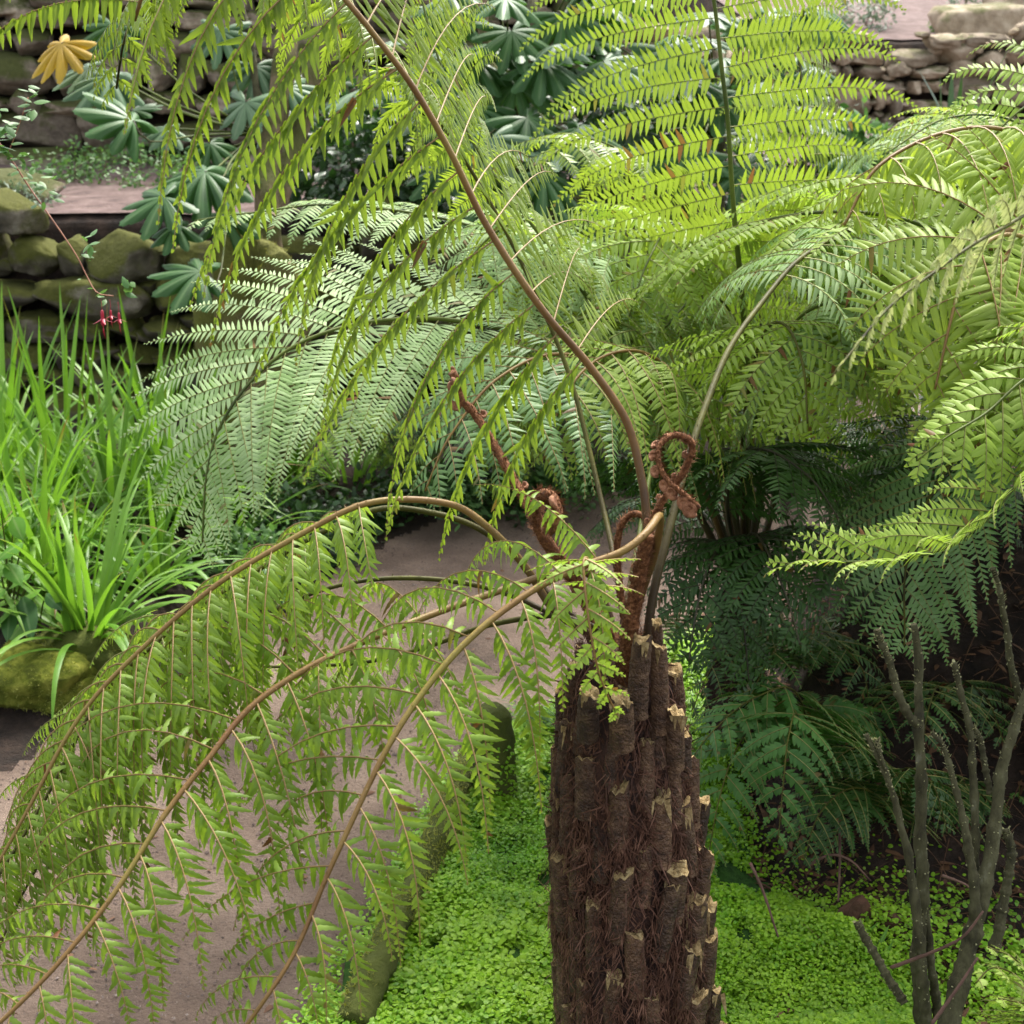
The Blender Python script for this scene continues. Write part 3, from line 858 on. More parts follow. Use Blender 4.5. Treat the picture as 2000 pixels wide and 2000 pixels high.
O = Cc + out * (rad + RNG.uniform(-.002, .019, n) - .012 * np.clip((z - .35) / .3, 0, 1))[:, None]
blades(mb, O, -ZV * RNG.uniform(.6, 1.3, n)[:, None] + tan * (RNG.normal(size=n) * .35)[:, None] + out * (RNG.normal(size=n) * .12)[:, None], out, RNG.uniform(.015, .05, n), RNG.uniform(.0005, .0012, n), 4, .15, .3)
fb = mb.build('root_fibre', M['fibre'], trunkA, origin=trunk_c(0.0)); fb['kind'] = 'stuff'

# ------------------------------------------------------------------ main tree fern: fronds
A1 = frond(fernA, [(1232, 1240, 2.28), (1262, 1100, 2.27), (1262, 1000, 2.25), (1250, 920, 2.24), (1222, 820, 2.22), (1150, 715, 2.18), (1055, 600, 2.12), (950, 440, 2.06), (880, 300, 2.0), (820, 195, 1.95), (750, 95, 1.9), (680, 0, 1.86), (580, -110, 1.84), (470, -170, 1.84), (370, -140, 1.86), (300, -60, 1.9), (262, 40, 1.94)],
    LR=.75, leaf_t=.33, nP=19, Lm=.47, ang=(-.05, .2), nL=(-1, -.30, .12), nR=(.12, .8, .75), pl=.042, pw=.0048, sp=.0165, hang=2.4, droop=1.9, droopR=.9, hangR=.15, r0=.0086, r1=.0028,
    foliage='f_main', stem='rachis_brown', S=7, cren=.06, prof='long', fold=.45, fwd=.3, tipl=.1, sag=.1)
A1b = frond(fernA, [(1225, 1235, 2.3), (1180, 1000, 2.5), (1100, 700, 2.6), (960, 400, 2.55), (780, 130, 2.4), (600, -60, 2.3), (430, -130, 2.25), (310, -60, 2.25), (250, 60, 2.3), (230, 170, 2.35)],
    leaf_t=.60, nP=22, Lm=.28, ang=(.1, .4), pl=.032, pw=.004, sp=.0105, hang=.9, droop=1.8, r0=.006, r1=.002, foliage='f_yel', stem='rachis_olive', S=5, prof='mid', fold=.4)
A2 = frond(fernA, [(1228, 1235, 2.24), (1252, 1160, 2.2), (1280, 1075, 2.13), (1289, 1008, 2.06), (1262, 1040, 2.0), (1215, 1078, 1.98), (1130, 1110, 1.97), (1030, 1160, 1.95), (920, 1245, 1.92), (825, 1350, 1.9), (735, 1500, 1.87), (655, 1680, 1.84), (590, 1830, 1.82), (530, 1930, 1.8), (440, 2060, 1.8)],
    LR=.8, leaf_t=.36, nP=17, Lm=.30, ang=(.1, .45), nL=(-.75, .55, .5), nR=(.5, -.6, -.1), pl=.036, pw=.0044, sp=.0125, hang=.9, droop=2.3, droopR=3.6, hangR=.7, r0=.0078, r1=.0025,
    foliage='f_mid', stem='rachis_tan', S=10, cren=.15, fold=.4, jit=1.3, prof='mid', fwd=.25, sag=.5)
A3 = frond(fernA, [(1195, 1225, 2.26), (1150, 1120, 2.25), (1085, 1120, 2.22), (985, 1150, 2.18), (820, 1210, 2.1), (700, 1258, 2.04), (590, 1312, 2.0), (485, 1388, 1.96), (410, 1480, 1.92), (325, 1590, 1.88), (225, 1740, 1.84), (110, 1885, 1.8), (0, 1995, 1.78), (-110, 2090, 1.78)],
    LR=.85, leaf_t=.34, nP=18, Lm=.31, ang=(.1, .45), nL=(-.75, .55, .55), nR=(.5, -.6, -.1), pl=.036, pw=.0044, sp=.0125, hang=.9, droop=2.3, droopR=3.6, hangR=.7, r0=.0075, r1=.0025,
    foliage='f_mid', stem='rachis_tan', S=10, cren=.15, fold=.4, jit=1.3, prof='mid', fwd=.25, sag=.5)
A4 = frond(fernA, [(1185, 1245, 2.3), (1110, 1208, 2.32), (1060, 1203, 2.35), (950, 1222, 2.4), (840, 1262, 2.45), (700, 1295, 2.5), (560, 1300, 2.55), (430, 1302, 2.6), (300, 1340, 2.6)],
    leaf_t=.42, nP=12, Lm=.22, ang=(.15, .5), pl=.03, pw=.004, sp=.0125, hang=.7, droop=2.6, r0=.0068, r1=.0018, foliage='f_mid', stem='rachis_olive', S=5, fold=.35)
A5 = frond(fernA, [(1165, 1255, 2.27), (1085, 1195, 2.25), (1035, 1120, 2.24), (985, 1060, 2.22), (915, 1000, 2.2), (860, 981, 2.18), (780, 976, 2.16), (700, 988, 2.14), (600, 1035, 2.12), (500, 1092, 2.1), (400, 1160, 2.08), (280, 1262, 2.06), (170, 1380, 2.04), (80, 1530, 2.02), (-10, 1700, 2.0), (-60, 1800, 2.0)],
    leaf_t=.38, nP=25, Lm=.25, ang=(.2, .55), pl=.034, pw=.0042, sp=.0115, hang=.8, droop=2.8, r0=.0078, r1=.0022, foliage='f_mid', stem='rachis_tan', S=8, cren=.12, fold=.35, sag=.4, jit=1.3)
A5b = frond(fernA, [(1170, 1250, 2.34), (1080, 1170, 2.36), (1000, 1080, 2.36), (930, 1030, 2.34), (850, 1002, 2.32), (740, 995, 2.3), (620, 1045, 2.3), (510, 1110, 2.28), (400, 1180, 2.26), (300, 1260, 2.22), (200, 1360, 2.2), (100, 1540, 2.18), (10, 1690, 2.16), (-80, 1850, 2.14)],
    leaf_t=.42, nP=23, Lm=.27, ang=(.2, .6), pl=.034, pw=.0042, sp=.0115, hang=.8, droop=2.6, r0=.0068, r1=.002, foliage='f_mid', stem='rachis_olive', S=6, fold=.35, sag=.4, jit=1.3)
A6 = frond(fernA, [(1262, 1250, 2.2), (1278, 1150, 2.2), (1300, 1060, 2.22), (1335, 930, 2.28), (1375, 800, 2.36), (1420, 690, 2.45), (1480, 600, 2.55), (1550, 520, 2.65), (1620, 470, 2.75), (1700, 440, 2.85), (1790, 450, 2.95), (1860, 500, 3.05)],
    leaf_t=.58, nP=18, Lm=.32, ang=(.1, .5), pl=.04, pw=.0045, sp=.0125, hang=.5, droop=2.2, r0=.0078, r1=.003, foliage='f_pale', stem='rachis_olive', S=5, fold=.4)
A10 = frond(fernA, [(1170, 1250, 2.32), (1080, 1200, 2.34), (960, 1150, 2.36), (820, 1130, 2.36), (680, 1140, 2.34), (540, 1190, 2.3), (400, 1280, 2.26), (270, 1400, 2.22), (150, 1560, 2.18), (50, 1740, 2.15), (-20, 1900, 2.14)],
    leaf_t=.42, nP=20, Lm=.27, ang=(.2, .6), nL=(-.7, .6, .5), pl=.034, pw=.0042, sp=.0115, hang=.9, droop=2.6, r0=.006, r1=.0018, foliage='f_mid', stem='rachis_olive', S=6, fold=.35, sag=.4, jit=1.3)
A8 = frond(fernA, [(1190, 1240, 2.2), (1168, 1150, 2.02), (1148, 1095, 1.93), (1138, 1110, 1.9), (1148, 1220, 1.88), (1170, 1320, 1.89), (1205, 1400, 1.92)],
    leaf_t=.44, nP=10, Lm=.075, ang=(.35, .7), side=((1, -.1, 0), (1, -.1, 0)), pl=.0135, pw=.0042, sp=.0072, hang=.1, droop=.5, r0=.004, r1=.0012, foliage='f_fresh', stem='rachis_tan', S=4, prof='mid', label='short bright green frond hanging down in front of the trunk top', sides=(1, -1), taper=1.5)
A9 = frond(fernA, [(1215, 1235, 2.3), (1240, 1100, 2.5), (1265, 950, 2.7), (1290, 820, 2.9), (1300, 730, 3.0), (1250, 650, 3.1), (1150, 620, 3.1), (1040, 680, 3.0), (980, 800, 2.95), (960, 960, 2.9)],
    leaf_t=.42, nP=16, Lm=.26, ang=(.1, .5), pl=.04, pw=.005, sp=.0135, hang=.6, droop=2.0, r0=.0066, r1=.002, foliage='f_yel', stem='rachis_green', S=4, fold=.4)

# croziers
crozier(fernA, [(1228, 1240, 2.16), (1240, 1150, 2.16), (1262, 1060, 2.16), (1290, 985, 2.15), (1330, 930, 2.14), (1352, 880, 2.13), (1345, 858, 2.12), (1316, 850, 2.11), (1289, 868, 2.10), (1286, 900, 2.09), (1298, 930, 2.08), (1322, 955, 2.07), (1350, 976, 2.06), (1366, 992, 2.06)],
        0.0085, .0038, [(.36, 1.2, .45), (.42, .9, .45), (.48, 1.3, .5), (.54, 1, .5), (.6, 1.2, .55), (.66, 1.2, .6), (.72, 1, .6), (.76, .6, .7), (.80, .5, .8), (.835, .5, .85), (.865, .5, .95), (.9, .6, 1.0), (.935, .6, 1.1), (.965, .5, 1.2), (.99, .4, 1.3)], hair=1500, label='tallest crozier, looped over with pale brown knobs along its tip', knobr=.008)
crozier(fernA, [(1230, 1235, 2.12), (1240, 1170, 2.12), (1255, 1090, 2.12), (1268, 1045, 2.11)], .0165, .010, [], hair=2200, label='thick hairy brown stalk of an unrolling crozier')
crozier(fernA, [(1190, 1240, 2.25), (1140, 1160, 2.25), (1100, 1100, 2.24), (1062, 1050, 2.22), (1048, 1010, 2.2), (1046, 980, 2.15), (1062, 966, 2.1), (1082, 976, 2.07), (1089, 1010, 2.05), (1078, 1035, 2.04), (1066, 1020, 2.04)],
        0.0115, .0085, [(.9, .5, .8), (.95, 2.4, .9), (.985, 1, .9)], hair=1600, label='small crozier curled in on itself, left of the trunk top')
crozier(fernA, [(1222, 1238, 2.32), (1212, 1160, 2.33), (1205, 1080, 2.34), (1212, 1030, 2.34), (1232, 1005, 2.33), (1256, 1008, 2.32), (1268, 1030, 2.31), (1258, 1060, 2.3)],
        .0072, .005, [], hair=800, label='brown hairy crozier bent over behind the hooked frond stalk')
crozier(fernA, [(1180, 1245, 2.34), (1120, 1140, 2.4), (1060, 1040, 2.45), (1010, 950, 2.5), (960, 860, 2.54), (925, 805, 2.56), (900, 780, 2.56), (893, 745, 2.55), (882, 727, 2.54)],
        .0100, .0075, [(.6, 1, .55), (.62, 0, .55), (.86, 0, .6), (.89, 1.5, .7), (.915, 3, .75), (.94, 0.5, .75), (.96, 2, .8), (.978, 4, .75), (.99, 1, .75)], hair=1000, label='straight crozier leaning left with a cluster of brown knobs at its top')

# ------------------------------------------------------------------ background tree fern
def plain_trunk(par, base, top, r0, r1, mat='fern_core', stubs=0):
    base = np.asarray(base, float); top = np.asarray(top, float)
    mb = MB(); c = crom([base, (base + top) / 2 + RNG.normal(size=3) * .015, top], 40)
    tube(mb, c, np.linspace(r0, r1, 40), 24, bump=.08)
    n = 1500; k = RNG.integers(0, 39, n); a = RNG.uniform(0, 2 * math.pi, n)
    out = np.stack([np.cos(a), np.sin(a), 0 * a], -1)
    blades(mb, c[k] + out * np.linspace(r0, r1, 40)[k][:, None], out * .4 - ZV + RNG.normal(size=(n, 3)) * .3, out, RNG.uniform(.02, .06, n), RNG.uniform(.001, .003, n), 3)
    return mb.build('trunk', M[mat], par, origin=base)

def at_z(px, py, d):
    p = P(px, py, d); return np.array([p[0], p[1], float(ground_h(p[0], p[1]))])

BC = P(1450, 1140, 3.5)
bB = np.array([BC[0] + .02, BC[1] + .02, float(ground_h(BC[0], BC[1])) - .05])
fernB = thing('tree_fern', bB, 'short tree fern behind the main trunk, its huge bright fronds filling the upper middle', 'tree fern', 'tree ferns')
plain_trunk(fernB, bB, BC + [0, 0, .0], .085, .05)
BK = dict(px=True)
B1 = frond(fernB, [(1450, 1135, 3.5), (1468, 900, 3.42), (1455, 650, 3.32), (1435, 430, 3.22), (1419, 215, 3.12), (1396, 0, 3.05), (1376, -150, 3.0), (1365, -290, 2.98), (1362, -400, 2.98)],
    LR=.84, leaf_t=.40, nP=17, Lm=.47, ang=(-.06, .12), side=((-1, .12, .1), (-1, .12, .1)), pl=.041, pw=.0058, sp=.0138, hang=.05, droop=.3, curl=.6, r0=.010, r1=.003, foliage='f_yel', stem='rachis_green', ribr=.0012, S=4, prof='long', fwd=.3, sag=.1, fold=.2, jit=.6)
B2 = frond(fernB, [(1470, 1135, 3.6), (1530, 900, 3.75), (1570, 650, 3.85), (1576, 450, 3.85), (1572, 280, 3.85), (1566, 180, 3.85), (1560, 90, 3.85), (1570, 10, 3.8)],
    leaf_t=.42, nP=14, Lm=.36, ang=(.0, .2), side=((-.8, -.8, .1), (-.8, -.8, .1)), pl=.05, pw=.0055, sp=.016, hang=.15, droop=.5, curl=.4, r0=.011, r1=.003, foliage='f_yel', stem='rachis_olive', S=4, prof='long')
B3 = frond(fernB, [(1440, 1130, 3.45), (1340, 880, 3.4), (1220, 690, 3.35), (1110, 530, 3.3), (1010, 400, 3.25), (930, 290, 3.2), (880, 180, 3.2), (840, 60, 3.2), (810, -60, 3.2)],
    leaf_t=.36, nP=19, Lm=.40, ang=(.1, .5), side=((-.8, .9, .3), (-.6, .9, .3)), pl=.045, pw=.0055, sp=.0145, hang=.25, droop=1.3, r0=.0095, r1=.002, foliage='f_yel', stem='rachis_green', S=4)
B4 = frond(fernB, [(1432, 1130, 3.42), (1280, 860, 3.3), (1100, 690, 3.2), (920, 630, 3.1), (760, 625, 3.02), (630, 650, 2.96), (530, 705, 2.92), (450, 800, 2.88), (405, 910, 2.86), (395, 1060, 2.86)],
    leaf_t=.36, nP=23, Lm=.385, ang=(.55, .95), side=((-.25, .9, .55), (-.6, .45, .45)), pl=.042, pw=.0043, sp=.0115, hang=.06, droop=.6, r0=.010, r1=.002, foliage='f_pale', stem='rachis_green', S=4, fwd=.3, sag=.15, fold=.15, jit=.7)
B5 = frond(fernB, [(1440, 1125, 3.6), (1320, 780, 3.8), (1150, 560, 3.9), (980, 460, 3.9), (800, 415, 3.85), (640, 400, 3.8), (500, 415, 3.75), (380, 432, 3.7)],
    leaf_t=.36, nP=20, Lm=.28, ang=(.35, .8), side=((-.1, 1, .25), (-.1, 1, .15)), pl=.042, pw=.005, sp=.0145, hang=.1, droop=.9, r0=.009, r1=.002, foliage='f_pale', stem='rachis_green', ribr=.0011, S=3, jit=.7)
B6 = frond(fernB, [(1440, 1130, 3.4), (1340, 880, 3.2), (1220, 740, 3.05), (1090, 690, 2.95), (970, 740, 2.85), (880, 850, 2.8), (830, 960, 2.8)],
    leaf_t=.3, nP=17, Lm=.36, ang=(.3, .7), side=((-.3, 1, .3), (-.6, .8, .2)), pl=.042, pw=.005, sp=.014, hang=.15, droop=1.1, r0=.008, r1=.002, foliage='f_blue', stem='rachis_tan', S=4)
B7 = frond(fernB, [(1445, 1130, 3.4), (1400, 900, 3.25), (1340, 760, 3.1), (1260, 690, 3.0), (1170, 700, 2.9), (1100, 780, 2.82), (1060, 900, 2.8)],
    leaf_t=.35, nP=14, Lm=.32, ang=(.25, .6), side=((-.6, .8, .2), (-.7, .7, .2)), pl=.042, pw=.005, sp=.0145, hang=.3, droop=1.5, r0=.008, r1=.002, foliage='f_fresh', stem='rachis_tan', S=4)
B8 = frond(fernB, [(1440, 1120, 3.5), (1380, 820, 3.5), (1290, 600, 3.5), (1180, 480, 3.45), (1060, 430, 3.4), (960, 460, 3.35), (880, 560, 3.3)],
    leaf_t=.34, nP=17, Lm=.42, ang=(.25, .6), side=((-.4, 1, .3), (-.4, .9, .2)), pl=.045, pw=.0052, sp=.0145, hang=.2, droop=1.2, r0=.009, r1=.002, foliage='f_pale', stem='rachis_green', S=4)
B9 = frond(fernB, [(1460, 1130, 3.5), (1500, 850, 3.55), (1560, 650, 3.6), (1640, 520, 3.6), (1740, 450, 3.6), (1850, 440, 3.55), (1960, 500, 3.5)],
    leaf_t=.32, nP=17, Lm=.40, ang=(.2, .6), side=((.2, 1, .3), (.2, 1, .2)), pl=.045, pw=.0052, sp=.0145, hang=.3, droop=1.3, r0=.009, r1=.002, foliage='f_fresh', stem='rachis_green', S=4)
B10 = frond(fernB, [(1455, 1135, 3.4), (1450, 880, 3.2), (1470, 720, 3.05), (1500, 640, 2.95), (1540, 640, 2.85), (1570, 720, 2.78), (1580, 830, 2.75)],
    leaf_t=.36, nP=14, Lm=.34, ang=(.2, .6), side=((1, .2, .2), (1, .1, .1)), pl=.042, pw=.005, sp=.0145, hang=.2, droop=1.3, r0=.008, r1=.002, foliage='f_fresh', stem='rachis_olive', S=4)
B11 = frond(fernB, [(1450, 1130, 3.55), (1400, 800, 3.7), (1360, 560, 3.75), (1300, 400, 3.75), (1220, 300, 3.7), (1130, 270, 3.6), (1060, 320, 3.5)],
    leaf_t=.4, nP=16, Lm=.40, ang=(.15, .5), side=((-.6, .8, .2), (-.5, .8, .2)), pl=.045, pw=.0052, sp=.0145, hang=.3, droop=1.2, r0=.008, r1=.002, foliage='f_yel', stem='rachis_green', S=4, curl=.3)
B12 = frond(fernB, [(1455, 1130, 3.55), (1480, 820, 3.8), (1540, 560, 4.0), (1630, 370, 4.1), (1730, 260, 4.1), (1830, 230, 4.0), (1920, 280, 3.9)],
    leaf_t=.38, nP=16, Lm=.42, ang=(.15, .5), side=((.4, 1, .2), (.4, 1, .2)), pl=.045, pw=.0055, sp=.015, hang=.3, droop=1.3, r0=.008, r1=.002, foliage='f_pale', stem='rachis_green', S=3)
B13 = frond(fernB, [(1450, 1140, 3.4), (1420, 990, 3.2), (1440, 900, 3.05), (1500, 880, 2.95), (1580, 930, 2.9), (1640, 1010, 2.9)],
    leaf_t=.3, nP=15, Lm=.30, ang=(.3, .7), pl=.036, pw=.005, sp=.013, hang=.1, droop=.9, r0=.007, r1=.0018, foliage='f_dark', stem='rachis_dark', S=4)
B16 = frond(fernB, [(1455, 1130, 3.4), (1470, 850, 3.2), (1530, 660, 3.1), (1620, 590, 3.0), (1700, 630, 2.95), (1740, 740, 2.92)],
    leaf_t=.36, nP=15, Lm=.34, ang=(.2, .6), side=((.4, 1, .4), (.7, .6, .3)), pl=.044, pw=.005, sp=.014, hang=.2, droop=1.2, r0=.008, r1=.002, foliage='f_pale', stem='rachis_green', S=4)
B17 = frond(fernB, [(1450, 1130, 3.5), (1420, 820, 3.55), (1390, 620, 3.55), (1360, 500, 3.5), (1330, 440, 3.4), (1300, 450, 3.3), (1260, 520, 3.2), (1230, 620, 3.15)],
    leaf_t=.4, nP=15, Lm=.36, ang=(.2, .6), side=((-.8, .6, .4), (-.8, .5, .3)), pl=.044, pw=.005, sp=.014, hang=.25, droop=1.2, r0=.008, r1=.002, foliage='f_fresh', stem='rachis_green', S=4)
B14 = frond(fernB, [(1450, 1140, 3.45), (1400, 1000, 3.4), (1370, 930, 3.3), (1400, 880, 3.2), (1480, 880, 3.1), (1560, 900, 3.05)],
    leaf_t=.3, nP=15, Lm=.32, ang=(.2, .6), pl=.036, pw=.005, sp=.013, hang=.1, droop=.8, r0=.007, r1=.0018, foliage='f_dark', stem='rachis_dark', S=4)

for i, (c, lab) in enumerate([([(1450, 1140, 3.42), (1425, 1060, 3.2), (1395, 1080, 3.0), (1365, 1170, 2.92), (1345, 1290, 2.9)], 0), ([(1455, 1140, 3.4), (1460, 1050, 3.2), (1490, 1060, 3.0), (1530, 1150, 2.9), (1560, 1260, 2.88)], 0),
        ([(1455, 1145, 3.4), (1500, 1050, 3.3), (1570, 1030, 3.15), (1640, 1090, 3.05), (1680, 1200, 3.0)], 0), ([(1445, 1140, 3.4), (1440, 1080, 3.2), (1440, 1100, 3.05), (1450, 1190, 2.98), (1465, 1330, 2.98)], 0),
        ([(1445, 1140, 3.5), (1390, 1020, 3.6), (1310, 970, 3.7), (1220, 980, 3.8), (1150, 1040, 3.85)], 0)]):
    frond(fernB, c, leaf_t=.22, nP=15, Lm=.2, ang=(.25, .65), pl=.032, pw=.0048, sp=.0125, hang=.1, droop=1.0, r0=.006, r1=.0015, foliage='f_dark', stem='rachis_dark', S=4)

# ------------------------------------------------------------------ right-hand tree fern (its trunk stands just outside the photo)
CC = P(2180, 1010, 2.9)
bC = np.array([CC[0] + .03, CC[1] + .05, float(ground_h(CC[0], CC[1])) - .05])
fernC = thing('tree_fern', bC, 'tree fern whose arching ladder-like fronds enter from the right edge', 'tree fern', 'tree ferns')
plain_trunk(fernC, bC, CC + [0, 0, .02], .12, .08)
lad = dict(pl=.075, pw=.007, sp=.018, fwd=.15, sag=.25, fold=.5, S=6, taper=3.0)
C1 = frond(fernC, [(2180, 1000, 2.9), (2190, 700, 3.0), (2150, 450, 3.0), (2060, 300, 2.95), (1940, 250, 2.9), (1820, 265, 2.85), (1710, 330, 2.8), (1650, 440, 2.78)],
    leaf_t=.33, nP=13, Lm=.42, ang=(.1, .5), side=((.1, -1, .1), (.3, -1, .2)), hang=1.0, droop=1.5, r0=.009, r1=.003, foliage='f_ladder', stem='rachis_tan', ribr=.0022, **lad)
C2 = frond(fernC, [(2180, 1000, 2.85), (2160, 760, 2.8), (2110, 580, 2.7), (2030, 480, 2.62), (1950, 460, 2.56), (1890, 520, 2.5), (1850, 640, 2.48), (1825, 760, 2.48)],
    leaf_t=.36, nP=10, Lm=.30, ang=(.5, .8), side=((-.1, .3, 1), (-1, .2, .1)), hang=.2, droop=1.0, r0=.009, r1=.002, foliage='f_ladder', stem='rachis_tan', ribr=.002, **lad)
C3 = frond(fernC, [(2180, 1000, 2.8), (2190, 700, 2.6), (2180, 500, 2.3), (2120, 400, 2.0), (2040, 400, 1.8), (1950, 450, 1.7), (1840, 520, 1.62), (1740, 600, 1.56), (1660, 690, 1.52), (1625, 730, 1.5)],
    leaf_t=.42, nP=24, Lm=.10, ang=(.3, .7), side=((-.3, -.2, 1), (.3, -.2, 1)), pl=.017, pw=.0036, sp=.0052, ribr=.0009, LR=.9, hang=.3, droop=1.8, r0=.006, r1=.0012, foliage='f_cream', stem='rachis_olive', S=3, label='pale creamy frond hanging out of focus, nearest the viewer')
C4 = frond(fernC, [(2180, 1010, 2.8), (2130, 930, 2.6), (2060, 900, 2.45), (1990, 945, 2.36), (1920, 1020, 2.3), (1850, 1068, 2.26), (1760, 1092, 2.24), (1660, 1098, 2.22), (1570, 1095, 2.2), (1515, 1110, 2.2)],
    nL=(-.35, .4, .9), nR=(-.3, -.6, .35), leaf_t=.35, nP=14, Lm=.2, ang=(.7, 1.0), side=((-.2, .8, .6), (-.3, .6, .7)), pl=.024, pw=.0045, sp=.011, hang=.25, droop=.5, droopR=.6, r0=.0066, r1=.0015, foliage='f_fresh', stem='rachis_green', S=4, curl=.3)
C5 = frond(fernC, [(2180, 1005, 2.85), (2190, 850, 2.7), (2150, 740, 2.55), (2080, 700, 2.45), (2000, 740, 2.38), (1930, 800, 2.34), (1850, 850, 2.3), (1790, 900, 2.3)],
    leaf_t=.38, nP=12, Lm=.19, ang=(.6, .9), side=((-.2, .8, .6), (-.3, .6, .7)), pl=.035, pw=.0058, sp=.013, hang=.25, droop=1.5, r0=.0066, r1=.0015, foliage='f_fresh', stem='rachis_green', S=4)
C6 = frond(fernC, [(2180, 1000, 2.95), (2230, 650, 3.2), (2230, 360, 3.3), (2180, 210, 3.35), (2100, 160, 3.35), (2000, 210, 3.3), (1910, 300, 3.3)],
    leaf_t=.4, nP=15, Lm=.40, ang=(.2, .6), side=((-.1, .8, .8), (-.1, .8, .8)), pl=.045, pw=.006, sp=.0145, hang=.1, droop=.9, curl=.5, r0=.0085, r1=.002, foliage='f_fresh', stem='rachis_green', S=4)
C7 = frond(fernC, [(2180, 1000, 2.9), (2170, 750, 3.0), (2100, 580, 3.05), (2000, 500, 3.05), (1900, 490, 3.0), (1800, 540, 2.95), (1720, 640, 2.9), (1680, 760, 2.88)],
    leaf_t=.33, nP=13, Lm=.36, ang=(.3, .7), side=((0, 1, .3), (-.4, 1, .3)), hang=.6, droop=1.3, r0=.008, r1=.002, foliage='f_ladder', stem='rachis_tan', ribr=.002, pl=.055, pw=.0065, sp=.016)
C8 = frond(fernC, [(2180, 1010, 2.9), (2100, 850, 3.0), (2000, 800, 3.0), (1900, 860, 3.0), (1820, 960, 2.98), (1770, 1100, 2.96), (1765, 1262, 2.95)],
    leaf_t=.28, nP=17, Lm=.29, ang=(.45, .9), side=((-.2, 1, .3), (-1, .1, .1)), pl=.034, pw=.0045, sp=.0125, hang=.1, droop=.9, r0=.007, r1=.0016, foliage='f_blue', stem='rachis_olive', S=4, fold=.15, jit=.7, label='blue-green frond drooping to a point over the bare stems')
for (c, fo_, L_, sd_) in [([(2180, 1000, 3.0), (2150, 700, 3.3), (2060, 480, 3.4), (1940, 380, 3.4), (1800, 370, 3.35), (1680, 430, 3.3), (1590, 530, 3.25)], 'f_fresh', .38, ((0, 1, .4), (-.3, 1, .3))),
        ([(2180, 1000, 3.0), (2170, 780, 3.2), (2080, 640, 3.25), (1960, 600, 3.2), (1840, 650, 3.15), (1760, 750, 3.1)], 'f_pale', .34, ((0, 1, .4), (-.5, .8, .3))),
        ([(2180, 1000, 3.1), (2200, 600, 3.5), (2120, 350, 3.6), (1990, 240, 3.6), (1850, 230, 3.55), (1730, 300, 3.5)], 'f_ladder', .40, ((0, 1, .4), (-.2, 1, .3))),
        ([(2180, 1005, 2.8), (2140, 820, 2.7), (2070, 720, 2.65), (1990, 700, 2.6), (1900, 760, 2.56), (1840, 860, 2.55)], 'f_ladder', .26, ((-.2, .6, .7), (-.6, .4, .5)))]:
    frond(fernC, c, leaf_t=.3, nP=17, Lm=L_, ang=(.2, .65), side=sd_, pl=.046, pw=.0054, sp=.0145, hang=.25, droop=1.2, r0=.008, r1=.002, foliage=fo_, stem='rachis_green', S=4)
for (c, fo_) in [([(1455, 1130, 3.45), (1400, 860, 3.5), (1330, 660, 3.5), (1230, 560, 3.45), (1120, 560, 3.35), (1030, 640, 3.3)], 'f_pale'), ([(1455, 1130, 3.5), (1470, 860, 3.6), (1460, 700, 3.6), (1420, 600, 3.5), (1360, 580, 3.4), (1300, 640, 3.3)], 'f_yel'),
                 ([(1455, 1130, 3.5), (1520, 860, 3.55), (1600, 720, 3.5), (1700, 660, 3.45), (1800, 700, 3.4), (1880, 800, 3.35)], 'f_fresh')]:
    frond(fernB, c, leaf_t=.36, nP=17, Lm=.34, ang=(.25, .65), side=((-.2, 1, .4), (-.3, .8, .4)), pl=.042, pw=.0048, sp=.0135, hang=.2, droop=1.2, r0=.0075, r1=.002, foliage=fo_, stem='rachis_green', S=4)
C9 = frond(fernC, [(2180, 1010, 2.95), (2080, 900, 3.15), (1950, 860, 3.25), (1830, 880, 3.3), (1720, 950, 3.3), (1640, 1040, 3.3)],
    leaf_t=.25, nP=17, Lm=.36, ang=(.3, .7), pl=.04, pw=.0052, sp=.014, hang=.1, droop=.9, r0=.007, r1=.0016, foliage='f_dark', stem='rachis_dark', S=4)
C10 = frond(fernC, [(2180, 1010, 3.0), (2100, 960, 3.3), (1980, 980, 3.5), (1860, 1050, 3.6), (1760, 1150, 3.6)],
    leaf_t=.2, nP=17, Lm=.38, ang=(.3, .7), pl=.04, pw=.0055, sp=.014, hang=.1, droop=.9, r0=.007, r1=.0016, foliage='f_dark', stem='rachis_dark', S=4)

for (dx, dy, L) in [(1.0, .2, 1.1), (.8, -.8, 1.1), (.3, 1.1, 1.1), (-.9, 1.0, 1.2), (-.2, -1.0, .95), (.9, .9, 1.1), (-.75, .35, 1.1)]:  # extra fronds added all round the crown to shade the bank
    o = nrm([dx, dy, 0]); c0 = CC
    frond(fernC, [c0, c0 + o * .12 * L + ZV * .3 * L, c0 + o * .4 * L + ZV * .52 * L, c0 + o * .75 * L + ZV * .5 * L, c0 + o * 1.05 * L + ZV * .28 * L], px=False, leaf_t=.25, nP=17, Lm=.36, ang=(.2, .6), pl=.045, pw=.006, sp=.0155, hang=.15, droop=.9, r0=.008, r1=.002, foliage='f_fresh', stem='rachis_green', S=3)

